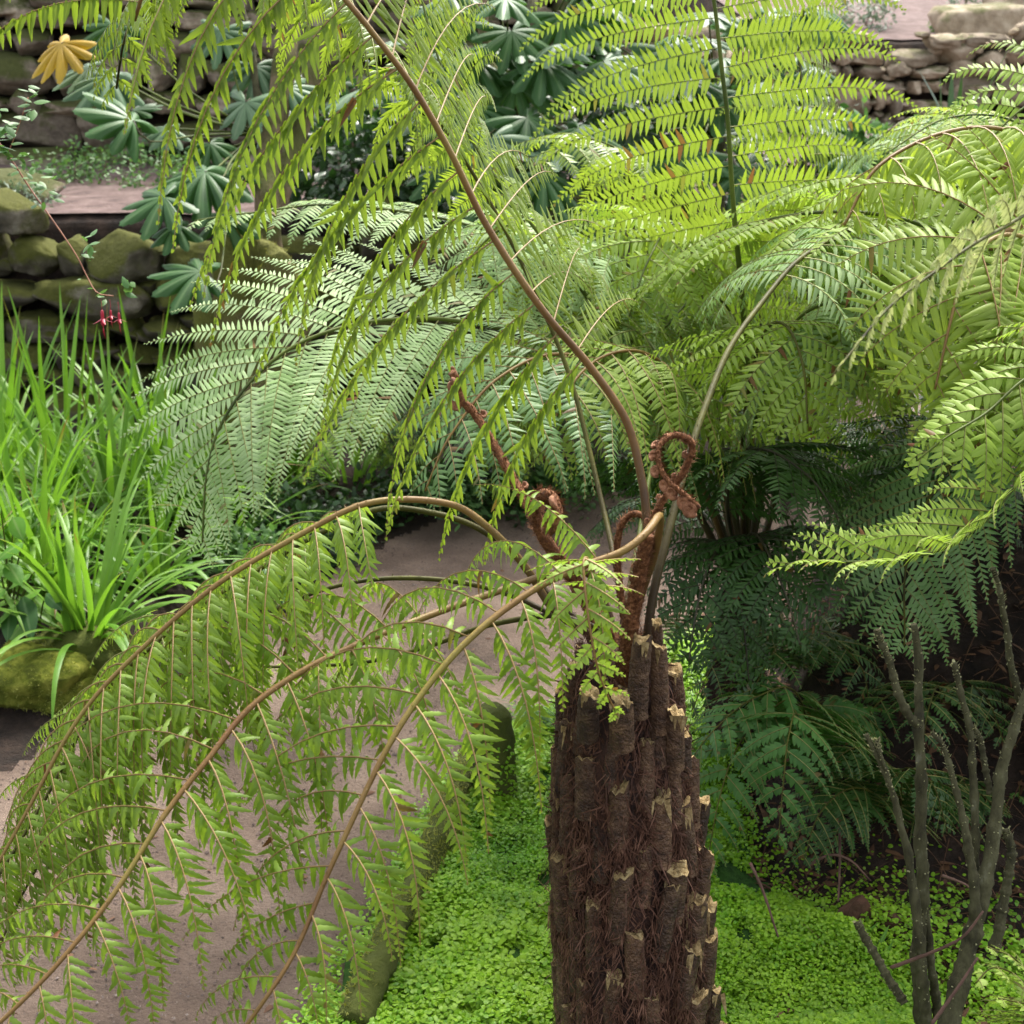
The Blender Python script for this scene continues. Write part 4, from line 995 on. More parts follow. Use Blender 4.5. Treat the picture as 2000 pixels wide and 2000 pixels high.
# ------------------------------------------------------------------ ground ferns in the shade on the right
def ground_fern(px, py, fr, label, foliage='f_mid', stem='rachis_olive', **kw):
    b = on_ground(px, py)
    t = thing('ground_fern', b, label, 'fern', 'ferns growing in the shade on the right')
    for f in fr:
        k = dict(leaf_t=.2, nP=14, Lm=.16, ang=(.2, .6), pl=.03, pw=.0045, sp=.011, hang=.05, droop=.7, r0=.0035, r1=.001, foliage=foliage, stem=stem, S=4, fold=.2)
        k.update(kw); 
        if isinstance(f, dict):
            f = dict(f); c = f.pop('c'); k.update(f)
        else: c = f
        o = P(*c[0])
        pts = [b + [0, 0, .01]] + [P(*q) for q in c]
        frond(t, pts, px=False, **k)
    return t
ground_fern(1600, 1560, [
    [(1560, 1380, 3.0), (1500, 1390, 2.95), (1440, 1460, 2.9), (1405, 1560, 2.87), (1380, 1690, 2.86)],
    [(1590, 1400, 3.1), (1620, 1370, 3.1), (1690, 1400, 3.1), (1740, 1450, 3.1)],
    [(1560, 1400, 2.9), (1540, 1440, 2.8), (1530, 1530, 2.78), (1520, 1640, 2.76)],
    [(1560, 1360, 3.0), (1480, 1360, 2.95), (1400, 1420, 2.9), (1345, 1490, 2.9)]],
    'mid-green fern with broad cut leaflets beside the trunk', 'f_shade', Lm=.165, pl=.021, pw=.0066, sp=.0105, nP=15, droop=1.0, fwd=.55, taper=1.6)
ground_fern(1680, 1500, [
    [(1660, 1480, 3.2), (1600, 1530, 3.12), (1570, 1600, 3.08), (1545, 1680, 3.06)],
    [(1700, 1480, 3.2), (1690, 1560, 3.1), (1640, 1620, 3.06), (1590, 1690, 3.04)],
    [(1740, 1470, 3.3), (1780, 1520, 3.25), (1780, 1600, 3.2), (1740, 1650, 3.2)]],
    'low fern with toothed fronds drooping over the dark bank', 'f_shade', Lm=.12, pl=.014, pw=.0045, sp=.0075, nP=14, droop=1.0, fwd=.5)
ground_fern(1900, 1420, [
    [(1880, 1440, 3.3), (1840, 1520, 3.2), (1790, 1600, 3.15), (1770, 1680, 3.12)],
    [(1900, 1430, 3.3), (1900, 1500, 3.2), (1870, 1600, 3.12)],
    [(1940, 1420, 3.3), (1990, 1480, 3.2), (1990, 1560, 3.1)]],
    'dark fern behind the bare stems, nearest the right edge', 'f_shade', Lm=.15, pl=.016, pw=.0045, sp=.008, nP=14, droop=1.0, fwd=.5)
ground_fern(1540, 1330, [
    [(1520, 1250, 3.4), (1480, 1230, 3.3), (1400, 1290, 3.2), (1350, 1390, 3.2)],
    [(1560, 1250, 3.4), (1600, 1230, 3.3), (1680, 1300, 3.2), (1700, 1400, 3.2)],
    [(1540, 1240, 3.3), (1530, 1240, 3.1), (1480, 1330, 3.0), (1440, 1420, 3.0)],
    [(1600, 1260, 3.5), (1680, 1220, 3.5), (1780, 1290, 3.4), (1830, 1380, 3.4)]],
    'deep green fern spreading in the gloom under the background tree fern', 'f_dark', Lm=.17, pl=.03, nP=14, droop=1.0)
ground_fern(1320, 1260, [
    [(1330, 1190, 3.4), (1345, 1170, 3.3), (1335, 1220, 3.2), (1310, 1270, 3.2)],
    [(1350, 1190, 3.4), (1380, 1160, 3.3), (1420, 1190, 3.3)],
    [(1320, 1200, 3.3), (1300, 1180, 3.2), (1285, 1220, 3.15)]],
    'small dark frond cluster touching the right side of the trunk top', 'f_dark', Lm=.07, pl=.014, pw=.004, sp=.007, nP=9)
ground_fern(1980, 2060, [
    [(2010, 1960, 2.2), (1990, 1910, 2.15), (1940, 1890, 2.1), (1905, 1920, 2.08)],
    [(2020, 1960, 2.2), (1990, 1880, 2.15), (1930, 1850, 2.1)],
    [(2040, 1970, 2.2), (2000, 1960, 2.1), (1950, 1950, 2.05)]],
    'pale green frond tips poking in at the bottom right corner', 'f_fresh', Lm=.07, pl=.02, pw=.004, sp=.009, nP=10)
# dark mass of undergrowth fern behind, right of the path
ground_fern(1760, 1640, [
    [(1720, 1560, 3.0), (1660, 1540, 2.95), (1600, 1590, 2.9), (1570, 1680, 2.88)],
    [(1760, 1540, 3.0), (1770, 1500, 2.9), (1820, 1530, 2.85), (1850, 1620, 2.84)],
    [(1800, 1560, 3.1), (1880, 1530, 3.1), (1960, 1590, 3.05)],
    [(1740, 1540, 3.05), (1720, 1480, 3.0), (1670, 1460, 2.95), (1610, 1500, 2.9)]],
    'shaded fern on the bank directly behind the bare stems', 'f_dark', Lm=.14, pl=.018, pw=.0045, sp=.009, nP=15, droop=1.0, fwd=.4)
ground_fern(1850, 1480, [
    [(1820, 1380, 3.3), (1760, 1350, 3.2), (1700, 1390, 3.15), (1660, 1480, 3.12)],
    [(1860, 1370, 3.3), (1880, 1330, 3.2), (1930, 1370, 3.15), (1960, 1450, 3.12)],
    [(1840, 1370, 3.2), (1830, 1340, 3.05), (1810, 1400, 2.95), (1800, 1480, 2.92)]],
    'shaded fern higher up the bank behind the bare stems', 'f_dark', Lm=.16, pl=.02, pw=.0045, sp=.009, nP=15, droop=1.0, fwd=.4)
k_ = 0
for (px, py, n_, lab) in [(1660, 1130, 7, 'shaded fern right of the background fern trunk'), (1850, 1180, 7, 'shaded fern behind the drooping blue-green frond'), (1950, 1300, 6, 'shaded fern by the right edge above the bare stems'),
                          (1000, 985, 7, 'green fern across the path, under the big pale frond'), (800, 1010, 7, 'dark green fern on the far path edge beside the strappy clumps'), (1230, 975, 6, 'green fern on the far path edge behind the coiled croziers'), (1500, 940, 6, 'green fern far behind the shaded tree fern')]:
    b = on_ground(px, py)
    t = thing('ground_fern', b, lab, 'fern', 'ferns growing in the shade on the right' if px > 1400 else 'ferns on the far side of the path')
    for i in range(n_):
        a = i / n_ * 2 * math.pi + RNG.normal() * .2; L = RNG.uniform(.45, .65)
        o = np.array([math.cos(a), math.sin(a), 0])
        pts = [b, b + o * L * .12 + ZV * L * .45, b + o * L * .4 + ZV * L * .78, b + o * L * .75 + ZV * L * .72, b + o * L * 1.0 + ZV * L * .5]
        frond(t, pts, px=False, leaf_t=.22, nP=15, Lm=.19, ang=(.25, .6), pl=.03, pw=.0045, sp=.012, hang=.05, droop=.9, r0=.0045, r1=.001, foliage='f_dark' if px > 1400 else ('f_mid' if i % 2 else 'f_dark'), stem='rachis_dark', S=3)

# ------------------------------------------------------------------ green carpet, log edging, mossy post
gcp = np.array(gl([(500, 2180), (600, 2000), (655, 1890), (745, 1760), (815, 1640), (858, 1540), (925, 1450), (1080, 1370), (1200, 1330), (1290, 1290), (1320, 1235), (1420, 1215), (1470, 1330), (1440, 1560), (1480, 1690), (1600, 1770), (1720, 1850), (1850, 1930), (1960, 2020), (2100, 2200)], .03))
def gc_h(x, y):
    p = np.stack([x, y, x * 0], -1)
    return ground_h(x, y) + .034 + .026 * vnoise(p, 5, 2) + .014 * vnoise(p, 15, 4)
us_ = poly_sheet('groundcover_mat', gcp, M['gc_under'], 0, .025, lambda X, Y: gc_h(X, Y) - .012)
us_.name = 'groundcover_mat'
mb = MB()
n = 190000
x0, y0 = gcp.min(0) - .06; x1, y1 = gcp.max(0) + .06
xy = np.stack([RNG.uniform(x0, x1, n * 3), y0 + (y1 - y0) * RNG.random(n * 3) ** 1.45], -1)
jit_ = RNG.normal(size=xy.shape) * .022
xy = xy[inside(xy[:, 0] + jit_[:, 0], xy[:, 1] + jit_[:, 1], gcp)][:n]
# a few spill onto the bank
ex = RNG.normal(size=(9000, 2)) * [.22, .14] + G(1560, 1690, .2)[:2]
ex = np.vstack([ex, RNG.normal(size=(2500, 2)) * [.2, .1] + G(1750, 1950, 0)[:2], RNG.normal(size=(1500, 2)) * [.12, .07] + G(1960, 1990, 0)[:2]])
xy = np.vstack([xy, ex]); n = len(xy)
h = gc_h(xy[:, 0], xy[:, 1])
# the carpet thins at its rim
def pdist(pt, o):
    d = np.full(len(pt), 9.0)
    for i in range(len(o)):
        a, b = o[i], o[(i + 1) % len(o)]
        t = np.clip(((pt - a) @ (b - a)) / ((b - a) @ (b - a)), 0, 1)
        d = np.minimum(d, np.linalg.norm(pt - a - t[:, None] * (b - a), axis=1))
    return d
ed = pdist(xy, gcp)
h = h - .018 * np.clip(1 - ed / .06, 0, 1)
O = np.c_[xy, h + RNG.uniform(-.012, .014, n)]
hole = vnoise(O, 13, 8) < -.62; O[hole, 2] -= .03
az = RNG.uniform(0, 2 * math.pi, n); tl = RNG.normal(size=n) * .5
D = np.stack([np.cos(az), np.sin(az), RNG.normal(size=n) * .35], -1)
Mn = np.stack([RNG.normal(size=n) * .45, RNG.normal(size=n) * .45 - .15, np.ones(n)], -1)
big = 1 + .35 * vnoise(O, 3, 9)
rl = RNG.uniform(.006, .0105, n) * big
blades(mb, O, D, Mn, rl, rl * .5, 4, .12, .15, rnd=np.clip(.5 + .5 * vnoise(O, 4, 3) + .3 * vnoise(O, 16, 7) + RNG.normal(size=n) * .22, 0, 1), shape=([0, .2, .5, .8, 1], [.35, .85, 1, .8, .25]))
k0 = MB()
gcov = mb.build('groundcover', M['gc'])
tag(gcov, 'bright green carpet of tiny round leaves around the trunk foot', 'groundcover', kind='stuff')
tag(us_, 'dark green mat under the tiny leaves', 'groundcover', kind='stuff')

mb = MB()
lp = crom([(*G(a, b, .04)[:2], float(gc_h(*G(a, b, .04)[:2])) + dz) for a, b, dz in [(690, 1990, .0), (745, 1870, .028), (790, 1780, .012), (835, 1690, .005), (872, 1610, .012), (895, 1540, .006), (925, 1480, 0)]], 60)
tube(mb, lp + .006 * np.stack([vnoise(lp, 12, k) for k in (1, 2, 3)], -1), .031 + .004 * np.sin(np.arange(60) * .23), 16, bump=.06)
moss_fuzz(mb, np.vstack(mb.v), lp.mean(0) - [0, 0, .5], 9000)
tag(mb.build('edging_log', [M['mosswood'], M['mossleaf']], origin=lp[0]), 'mossy curved log edging the path along the green carpet', 'log')
gp = G(968, 1560, .02)
mb = MB(); c = crom([gp + [0, .05, -.02], gp + [-.005, .05, .1], gp + [-.012, .05, .215]], 16)
tube(mb, c, [.052] * 4 + [.05] * 8 + [.048, .047, .045, .03], 16, bump=.05)
tag(mb.build('mossy_post', M['mosswood'], origin=gp), 'short dark mossy post standing between path and green carpet', 'post')
n = 900
mb = MB(); a = RNG.uniform(0, 2 * math.pi, n); z = RNG.uniform(0, .15, n) ** 1.0
out = np.stack([np.cos(a), np.sin(a), 0 * a], -1)
keep = RNG.random(n) < (1 - z / .16)
blades(mb, (gp + [0, .05, 0] + out * .052 + z[:, None] * ZV)[keep], (out + RNG.normal(size=(n, 3)) * .5)[keep], (out + ZV)[keep], RNG.uniform(.006, .011, keep.sum()), RNG.uniform(.003, .005, keep.sum()), 4)
tag(mb.build('creeping_leaves', M['gc'], origin=gp), 'tiny leaves creeping up the mossy post', 'groundcover', kind='stuff')
# fine grass tuft beyond the post
def grass_tuft(name, b, n, Lr, w, lean, mat, label, cat='grass tuft', group=None, dirb=None, spread=.03):
    mb = MB(); 
    for i in range(n):
        a = RNG.uniform(0, 2 * math.pi); o = np.array([math.cos(a), math.sin(a), 0])
        if dirb is not None: o = nrm(o * .35 + dirb)
        L = RNG.uniform(*Lr); ln = RNG.uniform(*lean); dr = RNG.uniform(.8, 2.2) * ln + .15
        d = nrm(ZV + o * ln); p = b + np.array([RNG.normal() * spread, RNG.normal() * spread, -.005]); K = 12
        sw = nrm(np.cross(d, ZV) + 1e-6); W = w * RNG.uniform(.7, 1.25)
        pts = []; side = []
        for k in range(K + 1):
            pts.append(p.copy()); side.append(sw)
            p = p + d * L / K; d = nrm(d + np.array([0, 0, -1]) * dr * (.3 + 1.4 * (k / K) ** 1.5) / K + RNG.normal(size=3) * .015)
        pts = np.array(pts); u = np.linspace(0, 1, K + 1)
        ww = W * np.interp(u, [0, .15, .55, .85, 1], [.8, 1, .95, .55, .04])
        t = nrm(np.gradient(pts, axis=0)); nn = np.cross(t, sw)
        nn[nn[:, 2] < 0] *= 1
        l = pts - sw * ww[:, None] + nn * ww[:, None] * .35; r = pts + sw * ww[:, None] + nn * ww[:, None] * .35
        v = np.stack([l, pts, r], 1).reshape(-1, 3)
        s = np.arange(K)[:, None] * 3 + np.arange(2)[None]
        q = np.stack([s, s + 1, s + 4, s + 3], -1).reshape(-1, 4)
        aa = np.zeros((len(v), 3)); aa[:, 0] = RNG.random(); aa[:, 1] = np.tile([1, 0, 1], K + 1)
        if RNG.random() < .35: aa[:, 2] = np.repeat(np.clip((u - RNG.uniform(.75, .95)) * 6, 0, .8), 3)
        mb.add(v, q, None, aa)
    return tag(mb.build(name, M[mat], origin=b), label, cat, group)
g = G(1090, 1420, .03)
grass_tuft('grass_tuft', g, 26, (.14, .26), .0016, (.8, 1.6), 'fatsia', 'fine dark grass tuft leaning left just left of the trunk', dirb=np.array([-1, .2, 0]))
g = G(880, 1760, .03)
grass_tuft('grass_tuft', g, 2, (.22, .26), .0018, (1.6, 2.2), 'lily', 'single long grass blade arching over the dirt path', dirb=np.array([-1, -.35, 0]))

# ------------------------------------------------------------------ strappy clumps on the left
CL = [((300, 1150), 34, .42, 'short strappy clump under the long arching stalks'), ((110, 1180), 30, .5, 'short strappy clump between the oval-leaved plant and the path'),
      ((175, 1262), 40, .62, 'strappy leaf clump nearest the path, with a pale joined base'),
      ((60, 1120), 46, .80, 'upright strappy clump close to the left edge, tall and crowded'),
      ((-70, 1180), 30, .75, 'strappy clump cut off by the left edge'),
      ((230, 1060), 50, .78, 'dense strappy clump behind the one nearest the path'),
      ((340, 1010), 46, .74, 'strappy clump half under the tip of the big pale frond'),
      ((130, 990), 46, .80, 'strappy clump against the mossy wall, left of centre in the bed'),
      ((10, 960), 40, .78, 'strappy clump at the back of the bed by the left edge'),
      ((430, 1090), 30, .5, 'low strappy clump behind the drooping fronds'),
      ((560, 985), 36, .5, 'strappy clump in the shade below the big pale frond'),
      ((690, 975), 30, .45, 'strappy clump farthest right, beside the dark fern'),
      ((300, 940), 40, .74, 'strappy clump at the very foot of the mossy wall')]
for (px, py), n_, L, lab in CL:
    b = on_ground(px, py)
    grass_tuft('strappy_clump', b, int(n_ * 1.35), (L * .6, L * 1.08), .011, (.15, 1.6), 'lily', lab, 'strappy plant', 'strappy green clumps in the left bed', spread=.022)

# ------------------------------------------------------------------ leaf builders
def palmate(mb, c, stemdir, up, size, lobes=8, rnd=.5, droop=.25, m=0):
    """a hand-shaped leaf: lobes fan out around the stalk joint"""
    sd = nrm(stemdir); up = nrm(up - np.dot(up, sd) * sd); rt = np.cross(sd, up)
    span = R(285); nth = lobes * 14 + 1
    th = np.linspace(-span / 2, span / 2, nth)
    ph = (th + span / 2) / span * lobes
    w = np.abs(np.mod(ph, 1) - .5) * 2                 # 0 at lobe midrib, 1 at the sinus
    lob = .40 + .60 * (1 - w) ** .5
    tooth = 1 + .05 * np.where(np.arange(nth) % 2 == 0, -1, 1) * (w < .7) * (w > .15)
    ln = np.repeat(RNG.uniform(.88, 1.05, lobes), 14); ln = np.r_[ln, ln[-1]]
    Rr = size * lob * tooth * ln * (1 - .28 * (np.abs(th) / (span / 2)) ** 2)
    rings = np.linspace(0, 1, 8)
    # lobes have nearly parallel sides: pinch angle towards the lobe midrib as r grows
    mid = (np.floor(np.minimum(ph, lobes - 1e-6)) + .5) / lobes * span - span / 2
    v = []; a = []
    for r_ in rings:
        pin = np.clip((r_ - .35) / .65, 0, 1) * .1
        tt = th * (1 - pin) + mid * pin
        rad = Rr * r_
        z = -droop * size * (r_ ** 2) * (.6 + .4 * np.abs(np.sin(th))) + .05 * size * r_ * (1 - w) * -1 + .03 * size * r_ * np.sin(th * 3 + rnd * 9)
        v.append(c + np.outer(np.cos(tt) * rad, sd) + np.outer(np.sin(tt) * rad, rt) + np.outer(z, up))
        a.append(np.stack([np.full(nth, rnd), np.clip(w * 1.2 + (r_ > .92) * .3, 0, 1), np.zeros(nth)], -1))
    i = np.arange(7)[:, None] * nth + np.arange(nth - 1)[None]
    q = np.stack([i, i + 1, i + nth + 1, i + nth], -1).reshape(-1, 4)
    mb.add(np.vstack(v), q, None, np.vstack(a), m)

def fatsia(base, leaves, label, stems=(), extra=0, ctr=None, rad=.5, mats=('fatsia', 'fatsia_pale', 'fatsia_yel')):
    t = thing('palmate_shrub', base, label, 'shrub', 'shrubs with big hand-shaped leaves')
    fol = [MB(), MB(), MB()]; pet = MB(); any_ = [0, 0, 0]
    def leaf(c, sd, up, s, k):
        palmate(fol[k], c, sd, up, s, RNG.integers(7, 10), RNG.random(), RNG.uniform(.15, .4)); any_[k] = 1
    for (px, py, d, dx, dy, s, k) in leaves:
        c = P(px, py, d); sd = nrm(RGT * dx - UPV * dy - FWD * .25)
        up = nrm(ZV * .9 - FWD * .55 + RNG.normal(size=3) * .12)
        leaf(c, sd, up, s, k)
        st = (ctr if ctr is not None else base + ZV * .4)
        pc = crom([c, c - sd * .06 - ZV * .04, (c + st) / 2 - ZV * .03, st], 14)
        tube(pet, pc, np.linspace(.0028, .005, 14), 6)
    for i in range(extra):
        a = RNG.uniform(0, 2 * math.pi); e = RNG.uniform(-.4, .9)
        o = np.array([math.cos(a) * math.cos(e), math.sin(a) * math.cos(e), math.sin(e)])
        c = ctr + o * rad * RNG.uniform(.45, 1.05)
        leaf(c, nrm(o * [1, 1, .1] - ZV * .25), nrm(ZV + o * .3 + RNG.normal(size=3) * .15), RNG.uniform(.12, .2), 0 if RNG.random() < .8 else 1)
        pc = crom([c, (c + ctr) / 2 - ZV * .02, ctr - ZV * .15], 10)
        tube(pet, pc, np.linspace(.003, .005, 10), 5)
    for k in range(3):
        if any_[k]:
            o = fol[k].build('foliage' if k < 2 else 'leaf', M[mats[k]], t, origin=base)
            if k == 2: o['label'] = 'large yellow dying leaf'
            if k == 1: o['label'] = 'pale glaucous leaves'
    o = pet.build('leaf_stalk', M['rachis_green'], t, origin=base); o['kind'] = 'stuff' if 0 else 'thing'
    for cc, r0, r1, mt in stems:
        mb = MB(); c = crom(cc, 40); tube(mb, c, np.linspace(r0, r1, 40), 14, bump=.05); mb.build('trunk', M[mt], t, origin=c[0])
    return t
b = at_z(520, 480, 5.3)
fatsia(b, [(400, 335, 5.0, -.9, .35, .25, 0), (320, 385, 4.9, -.9, .5, .2, 0), (390, 530, 4.75, -1, .15, .20, 0), (345, 440, 4.9, -.9, .5, .12, 0), (440, 420, 5.1, -.4, .9, .17, 0),
           (260, 235, 5.0, -.6, -.35, .2, 0), (215, 150, 5.2, -1, .3, .2, 1), (120, 85, 5.2, -.5, .8, .17, 2), (175, 130, 5.3, -.9, .5, .17, 1), (260, 215, 5.3, .8, -.1, .12, 0), (220, 50, 5.3, -.1, .6, .15, 0),
           (430, 60, 5.4, -.1, .8, .16, 1), (480, 200, 5.4, -.3, .9, .16, 1), (410, 280, 5.3, .4, .6, .12, 0), (500, 130, 5.5, .2, .9, .16, 1), (560, 170, 5.5, .8, .5, .15, 1), (440, 330, 5.3, .3, .8, .14, 0), (330, 250, 5.3, -.8, .3, .13, 1)],
       'large-leaved shrub on the left with a tan trunk and one yellow leaf', ctr=P(500, 260, 5.5),
       stems=[([at_z(535, 575, 5.35), P(525, 450, 5.4), P(522, 330, 5.45), P(545, 200, 5.5), P(562, 60, 5.55), P(590, -80, 5.6)], .055, .042, 'bark'),
              ([P(530, 420, 5.45), P(575, 280, 5.6), P(610, 150, 5.65), P(640, 60, 5.7), P(700, -60, 5.8)], .05, .035, 'bark'),
              ([P(540, 350, 5.5), P(505, 200, 5.5), P(490, 90, 5.5), P(470, 10, 5.5)], .018, .014, 'greybark')])
g = at_z(490, 570, 5.25)
mb = MB(); stone(mb, g + [0.0, .02, .5], (.34, .32, 1.22), .2, .5, .3, .6)
stone(mb, g + [.1, -.04, .72], (.24, .24, .5), .5, .6, .35, .3)
stone(mb, g + [-.08, -.05, .45], (.22, .24, .6), .9, .6, .35, .3)
moss_fuzz(mb, np.vstack(mb.v), g + [0, 0, .2], 9000)
tag(mb.build('mossy_stump', [M['stump'], M['mossleaf']], origin=g), 'thick mossy tree stump among the hand-shaped leaves', 'tree stump')
b = at_z(1000, 350, 5.6)
fatsia(b, [(1000, 60, 5.2, .3, .8, .2, 0), (930, 120, 5.3, -.8, .4, .2, 0), (1060, 120, 5.2, .7, .5, .2, 0), (930, 210, 5.2, -.4, .7, .2, 0), (1030, 230, 5.1, .5, .6, .2, 0), (960, 270, 5.0, .2, .9, .2, 1),
           (1060, 340, 5.0, .5, .7, .19, 0), (900, 260, 5.3, -.4, .9, .18, 0), (1000, 350, 5.1, .2, .9, .18, 0), (1100, 30, 5.3, .4, .8, .19, 0), (880, 20, 5.4, -.6, .6, .19, 0), (1130, 250, 5.1, .8, .5, .2, 0),
           (1180, 120, 5.3, .8, .4, .2, 1), (1010, 160, 5.3, -.1, 1, .2, 0), (1150, 400, 5.1, .6, .7, .18, 0), (950, 390, 5.2, -.4, .8, .15, 0), (860, 330, 5.3, -.7, .6, .16, 0)],
       'dark glossy large-leaved shrub in the gap at the top centre', ctr=P(1000, 180, 5.6), extra=34, rad=.62,
       stems=[([b, P(980, 250, 5.6), P(950, 100, 5.6), P(935, -60, 5.6)], .03, .022, 'bark'), ([b, P(1010, 250, 5.6), P(1030, 120, 5.6), P(1040, 0, 5.6)], .025, .02, 'greybark')])
b = at_z(1420, 250, 5.9)
fatsia(b, [(1300, 100, 5.4, .2, .9, .2, 1), (1400, 180, 5.4, .4, .9, .2, 0), (1350, 300, 5.3, -.5, .8, .2, 0), (1500, 30, 5.4, .9, .3, .22, 0), (1600, 20, 5.4, .9, .5, .2, 0), (1450, 330, 5.3, .3, .9, .2, 0)],
       'glossy large-leaved shrub seen between the pinnae of the upright frond', ctr=P(1400, 200, 5.9), extra=40, rad=.7, stems=[([b, P(1410, 250, 5.9), P(1400, 120, 5.9)], .025, .018, 'greybark')])

def leafy(name, base, ctr, rad, n, size, mat, label, cat, group=None, squash=1.0, stems=5):
    """small-leaved bush: leaf clusters through its volume on thin stems"""
    t = thing(name, base, label, cat, group)
    k = max(3, n // 40)
    cc = nrm(RNG.normal(size=(k, 3))) * (RNG.random(k) ** .45)[:, None] * rad * [1, 1, squash] + ctr
    idx = RNG.integers(0, k, n)
    O = cc[idx] + RNG.normal(size=(n, 3)) * rad * .16
    O[:, 2] = np.maximum(O[:, 2], ground_h(O[:, 0], O[:, 1]) + .01)
    D = nrm(nrm(O - ctr) + RNG.normal(size=(n, 3)) * .7)
    mb = MB(); s = RNG.uniform(.6, 1.2, n) * size
    blades(mb, O, D, np.tile(ZV, (n, 1)) + RNG.normal(size=(n, 3)) * .5, s, s * .3, 4, .2, .2, shape=([0, .15, .45, .8, 1], [.2, .8, 1, .6, .03]))
    mb.build('foliage', M[mat], t, origin=base)
    sb = MB()
    for i in range(min(stems, k)):
        tube(sb, crom([base, (np.asarray(base) + cc[i]) / 2 + RNG.normal(size=3) * .03, cc[i]], 10), np.linspace(.006, .003, 10), 5)
    sb.build('stem', M['twig'], t, origin=base)
    return t
# weeds and small plants on the terraces
g = at_z(150, 340, 7.6); leafy('weed', g, g + [0, 0, .06], .3, 700, .03, 'weed', 'low weeds at the foot of the tall wall', 'weed', 'weeds on the terrace', .3)
g = at_z(330, 330, 7.4); leafy('weed', g, g + [0, 0, .06], .3, 700, .03, 'weed', 'low weeds behind the lit hand-shaped leaf', 'weed', 'weeds on the terrace', .3)
g = at_z(50, 415, 6.75); leafy('weed', g, g + [0, 0, .04], .16, 700, .02, 'greyleaf', 'grey-green cushion plant at the terrace edge, left', 'weed', 'weeds on the terrace', .4)
g = at_z(250, 300, 8.1); leafy('weed', g, g + [0, 0, .06], .35, 500, .03, 'weed', 'sparse green weeds against the tall wall', 'weed', 'weeds on the terrace', .25)
g = at_z(1700, 55, 11.6); leafy('grey_shrub', g, g + [0, 0, .2], .3, 900, .04, 'greyleaf', 'small grey-leaved shrub on the bare slope, top right', 'shrub', 'small shrubs on the bare slope')
g = at_z(1840, 80, 11.3); leafy('grey_shrub', g, g + [0, 0, .08], .13, 400, .035, 'weed', 'tiny green tuft on the bare slope, near the wall top', 'shrub', 'small shrubs on the bare slope')
g = at_z(1890, 8, 13); leafy('grey_shrub', g, g + [0, 0, .1], .2, 400, .04, 'greyleaf', 'small shrub at the top edge above the boulder', 'shrub', 'small shrubs on the bare slope')
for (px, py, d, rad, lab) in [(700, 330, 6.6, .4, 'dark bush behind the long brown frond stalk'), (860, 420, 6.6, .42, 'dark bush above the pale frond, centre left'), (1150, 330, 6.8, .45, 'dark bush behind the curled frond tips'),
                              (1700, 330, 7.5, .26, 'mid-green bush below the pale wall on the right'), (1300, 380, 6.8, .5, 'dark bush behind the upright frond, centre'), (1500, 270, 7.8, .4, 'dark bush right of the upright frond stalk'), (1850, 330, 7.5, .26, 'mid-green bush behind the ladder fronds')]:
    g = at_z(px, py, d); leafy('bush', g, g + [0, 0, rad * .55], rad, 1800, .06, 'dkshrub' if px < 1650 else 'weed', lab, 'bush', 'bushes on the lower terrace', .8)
for i, (px, py, lab) in enumerate([(700, 1035, 'left of the dark fern, at the far path edge'), (850, 1010, 'right of the dark fern, at the far path edge'), (960, 1000, 'at the far path edge behind the leaning crozier'), (1120, 995, 'at the far path edge left of the looped crozier'), (600, 1090, 'on the near corner of the strappy bed'), (500, 1160, 'on the bed edge under the long arching stalk'), (1300, 990, 'at the far path edge behind the looped crozier')]):
    g = on_ground(px, py); leafy('low_plant', g, g + [0, 0, .09], .22, 900, .035, 'weed' if i % 2 else 'dkshrub', 'low leafy plant ' + lab, 'plant', 'low plants along the far path edge', .6)
# sword leaves at the right
g = at_z(1870, 215, 8.4)
grass_tuft('sword_plant', g, 7, (.4, .75), .022, (.05, .6), 'dkshrub', 'dark sword-leaved plant in front of the pale wall', 'plant')

# broad-leaved plant at the left edge
b = on_ground(20, 1230)
t = thing('broad_leaved_plant', b, 'plant with oval light green leaves at the left edge', 'plant')
mb = MB(); sb = MB()
for (px, py, d, L) in [(25, 1010, 3.9, .08), (45, 1060, 3.85, .085), (0, 990, 3.9, .09), (15, 1100, 3.85, .08), (60, 1120, 3.9, .07), (80, 1150, 3.95, .08), (30, 1180, 3.9, .09), (-20, 1080, 3.9, .09), (95, 1100, 4.0, .06), (55, 1210, 3.95, .1), (10, 1150, 3.9, .08), (70, 1180, 4, .07)]:
    c = P(px, py, d); o = nrm(np.array([RNG.normal() * .7, -.6, -.35]))
    blades(mb, np.array([c]), np.array([o]), np.array([ZV + RNG.normal(size=3) * .3]), np.array([L]), np.array([L * .33]), 8, .25, .2, shape=([0, .1, .3, .6, .85, 1], [.15, .7, 1, .85, .4, .02]))
    tube(sb, crom([b, (b + c) / 2 + [0, .02, .05], c], 10), np.linspace(.004, .002, 10), 5)
mb.build('foliage', M['broad'], t, origin=b); sb.build('stem', M['rachis_green'], t, origin=b)
b = on_ground(70, 1265)
t = thing('broad_leaved_plant', b, 'dark bluish pointed leaves just above the yellow mossy rock', 'plant')
mb = MB(); sb = MB()
for (px, py, px2, py2, L) in [(45, 1165, 60, 1250, .14), (20, 1185, 10, 1260, .11), (90, 1160, 130, 1200, .09)]:
    c = P(px, py, 3.9); o = P(px2, py2, 3.82) - c
    blades(mb, np.array([c]), np.array([nrm(o)]), np.array([ZV * .5 - FWD]), np.array([L]), np.array([L * .22]), 8, .1, .25, shape=([0, .1, .3, .6, .85, 1], [.15, .7, 1, .85, .4, .02]))
    tube(sb, crom([b, (b + c) / 2 + [0, .02, .03], c], 10), np.linspace(.003, .002, 10), 5)
mb.build('foliage', M['fatsia'], t, origin=b); sb.build('stem', M['rachis_green'], t, origin=b)

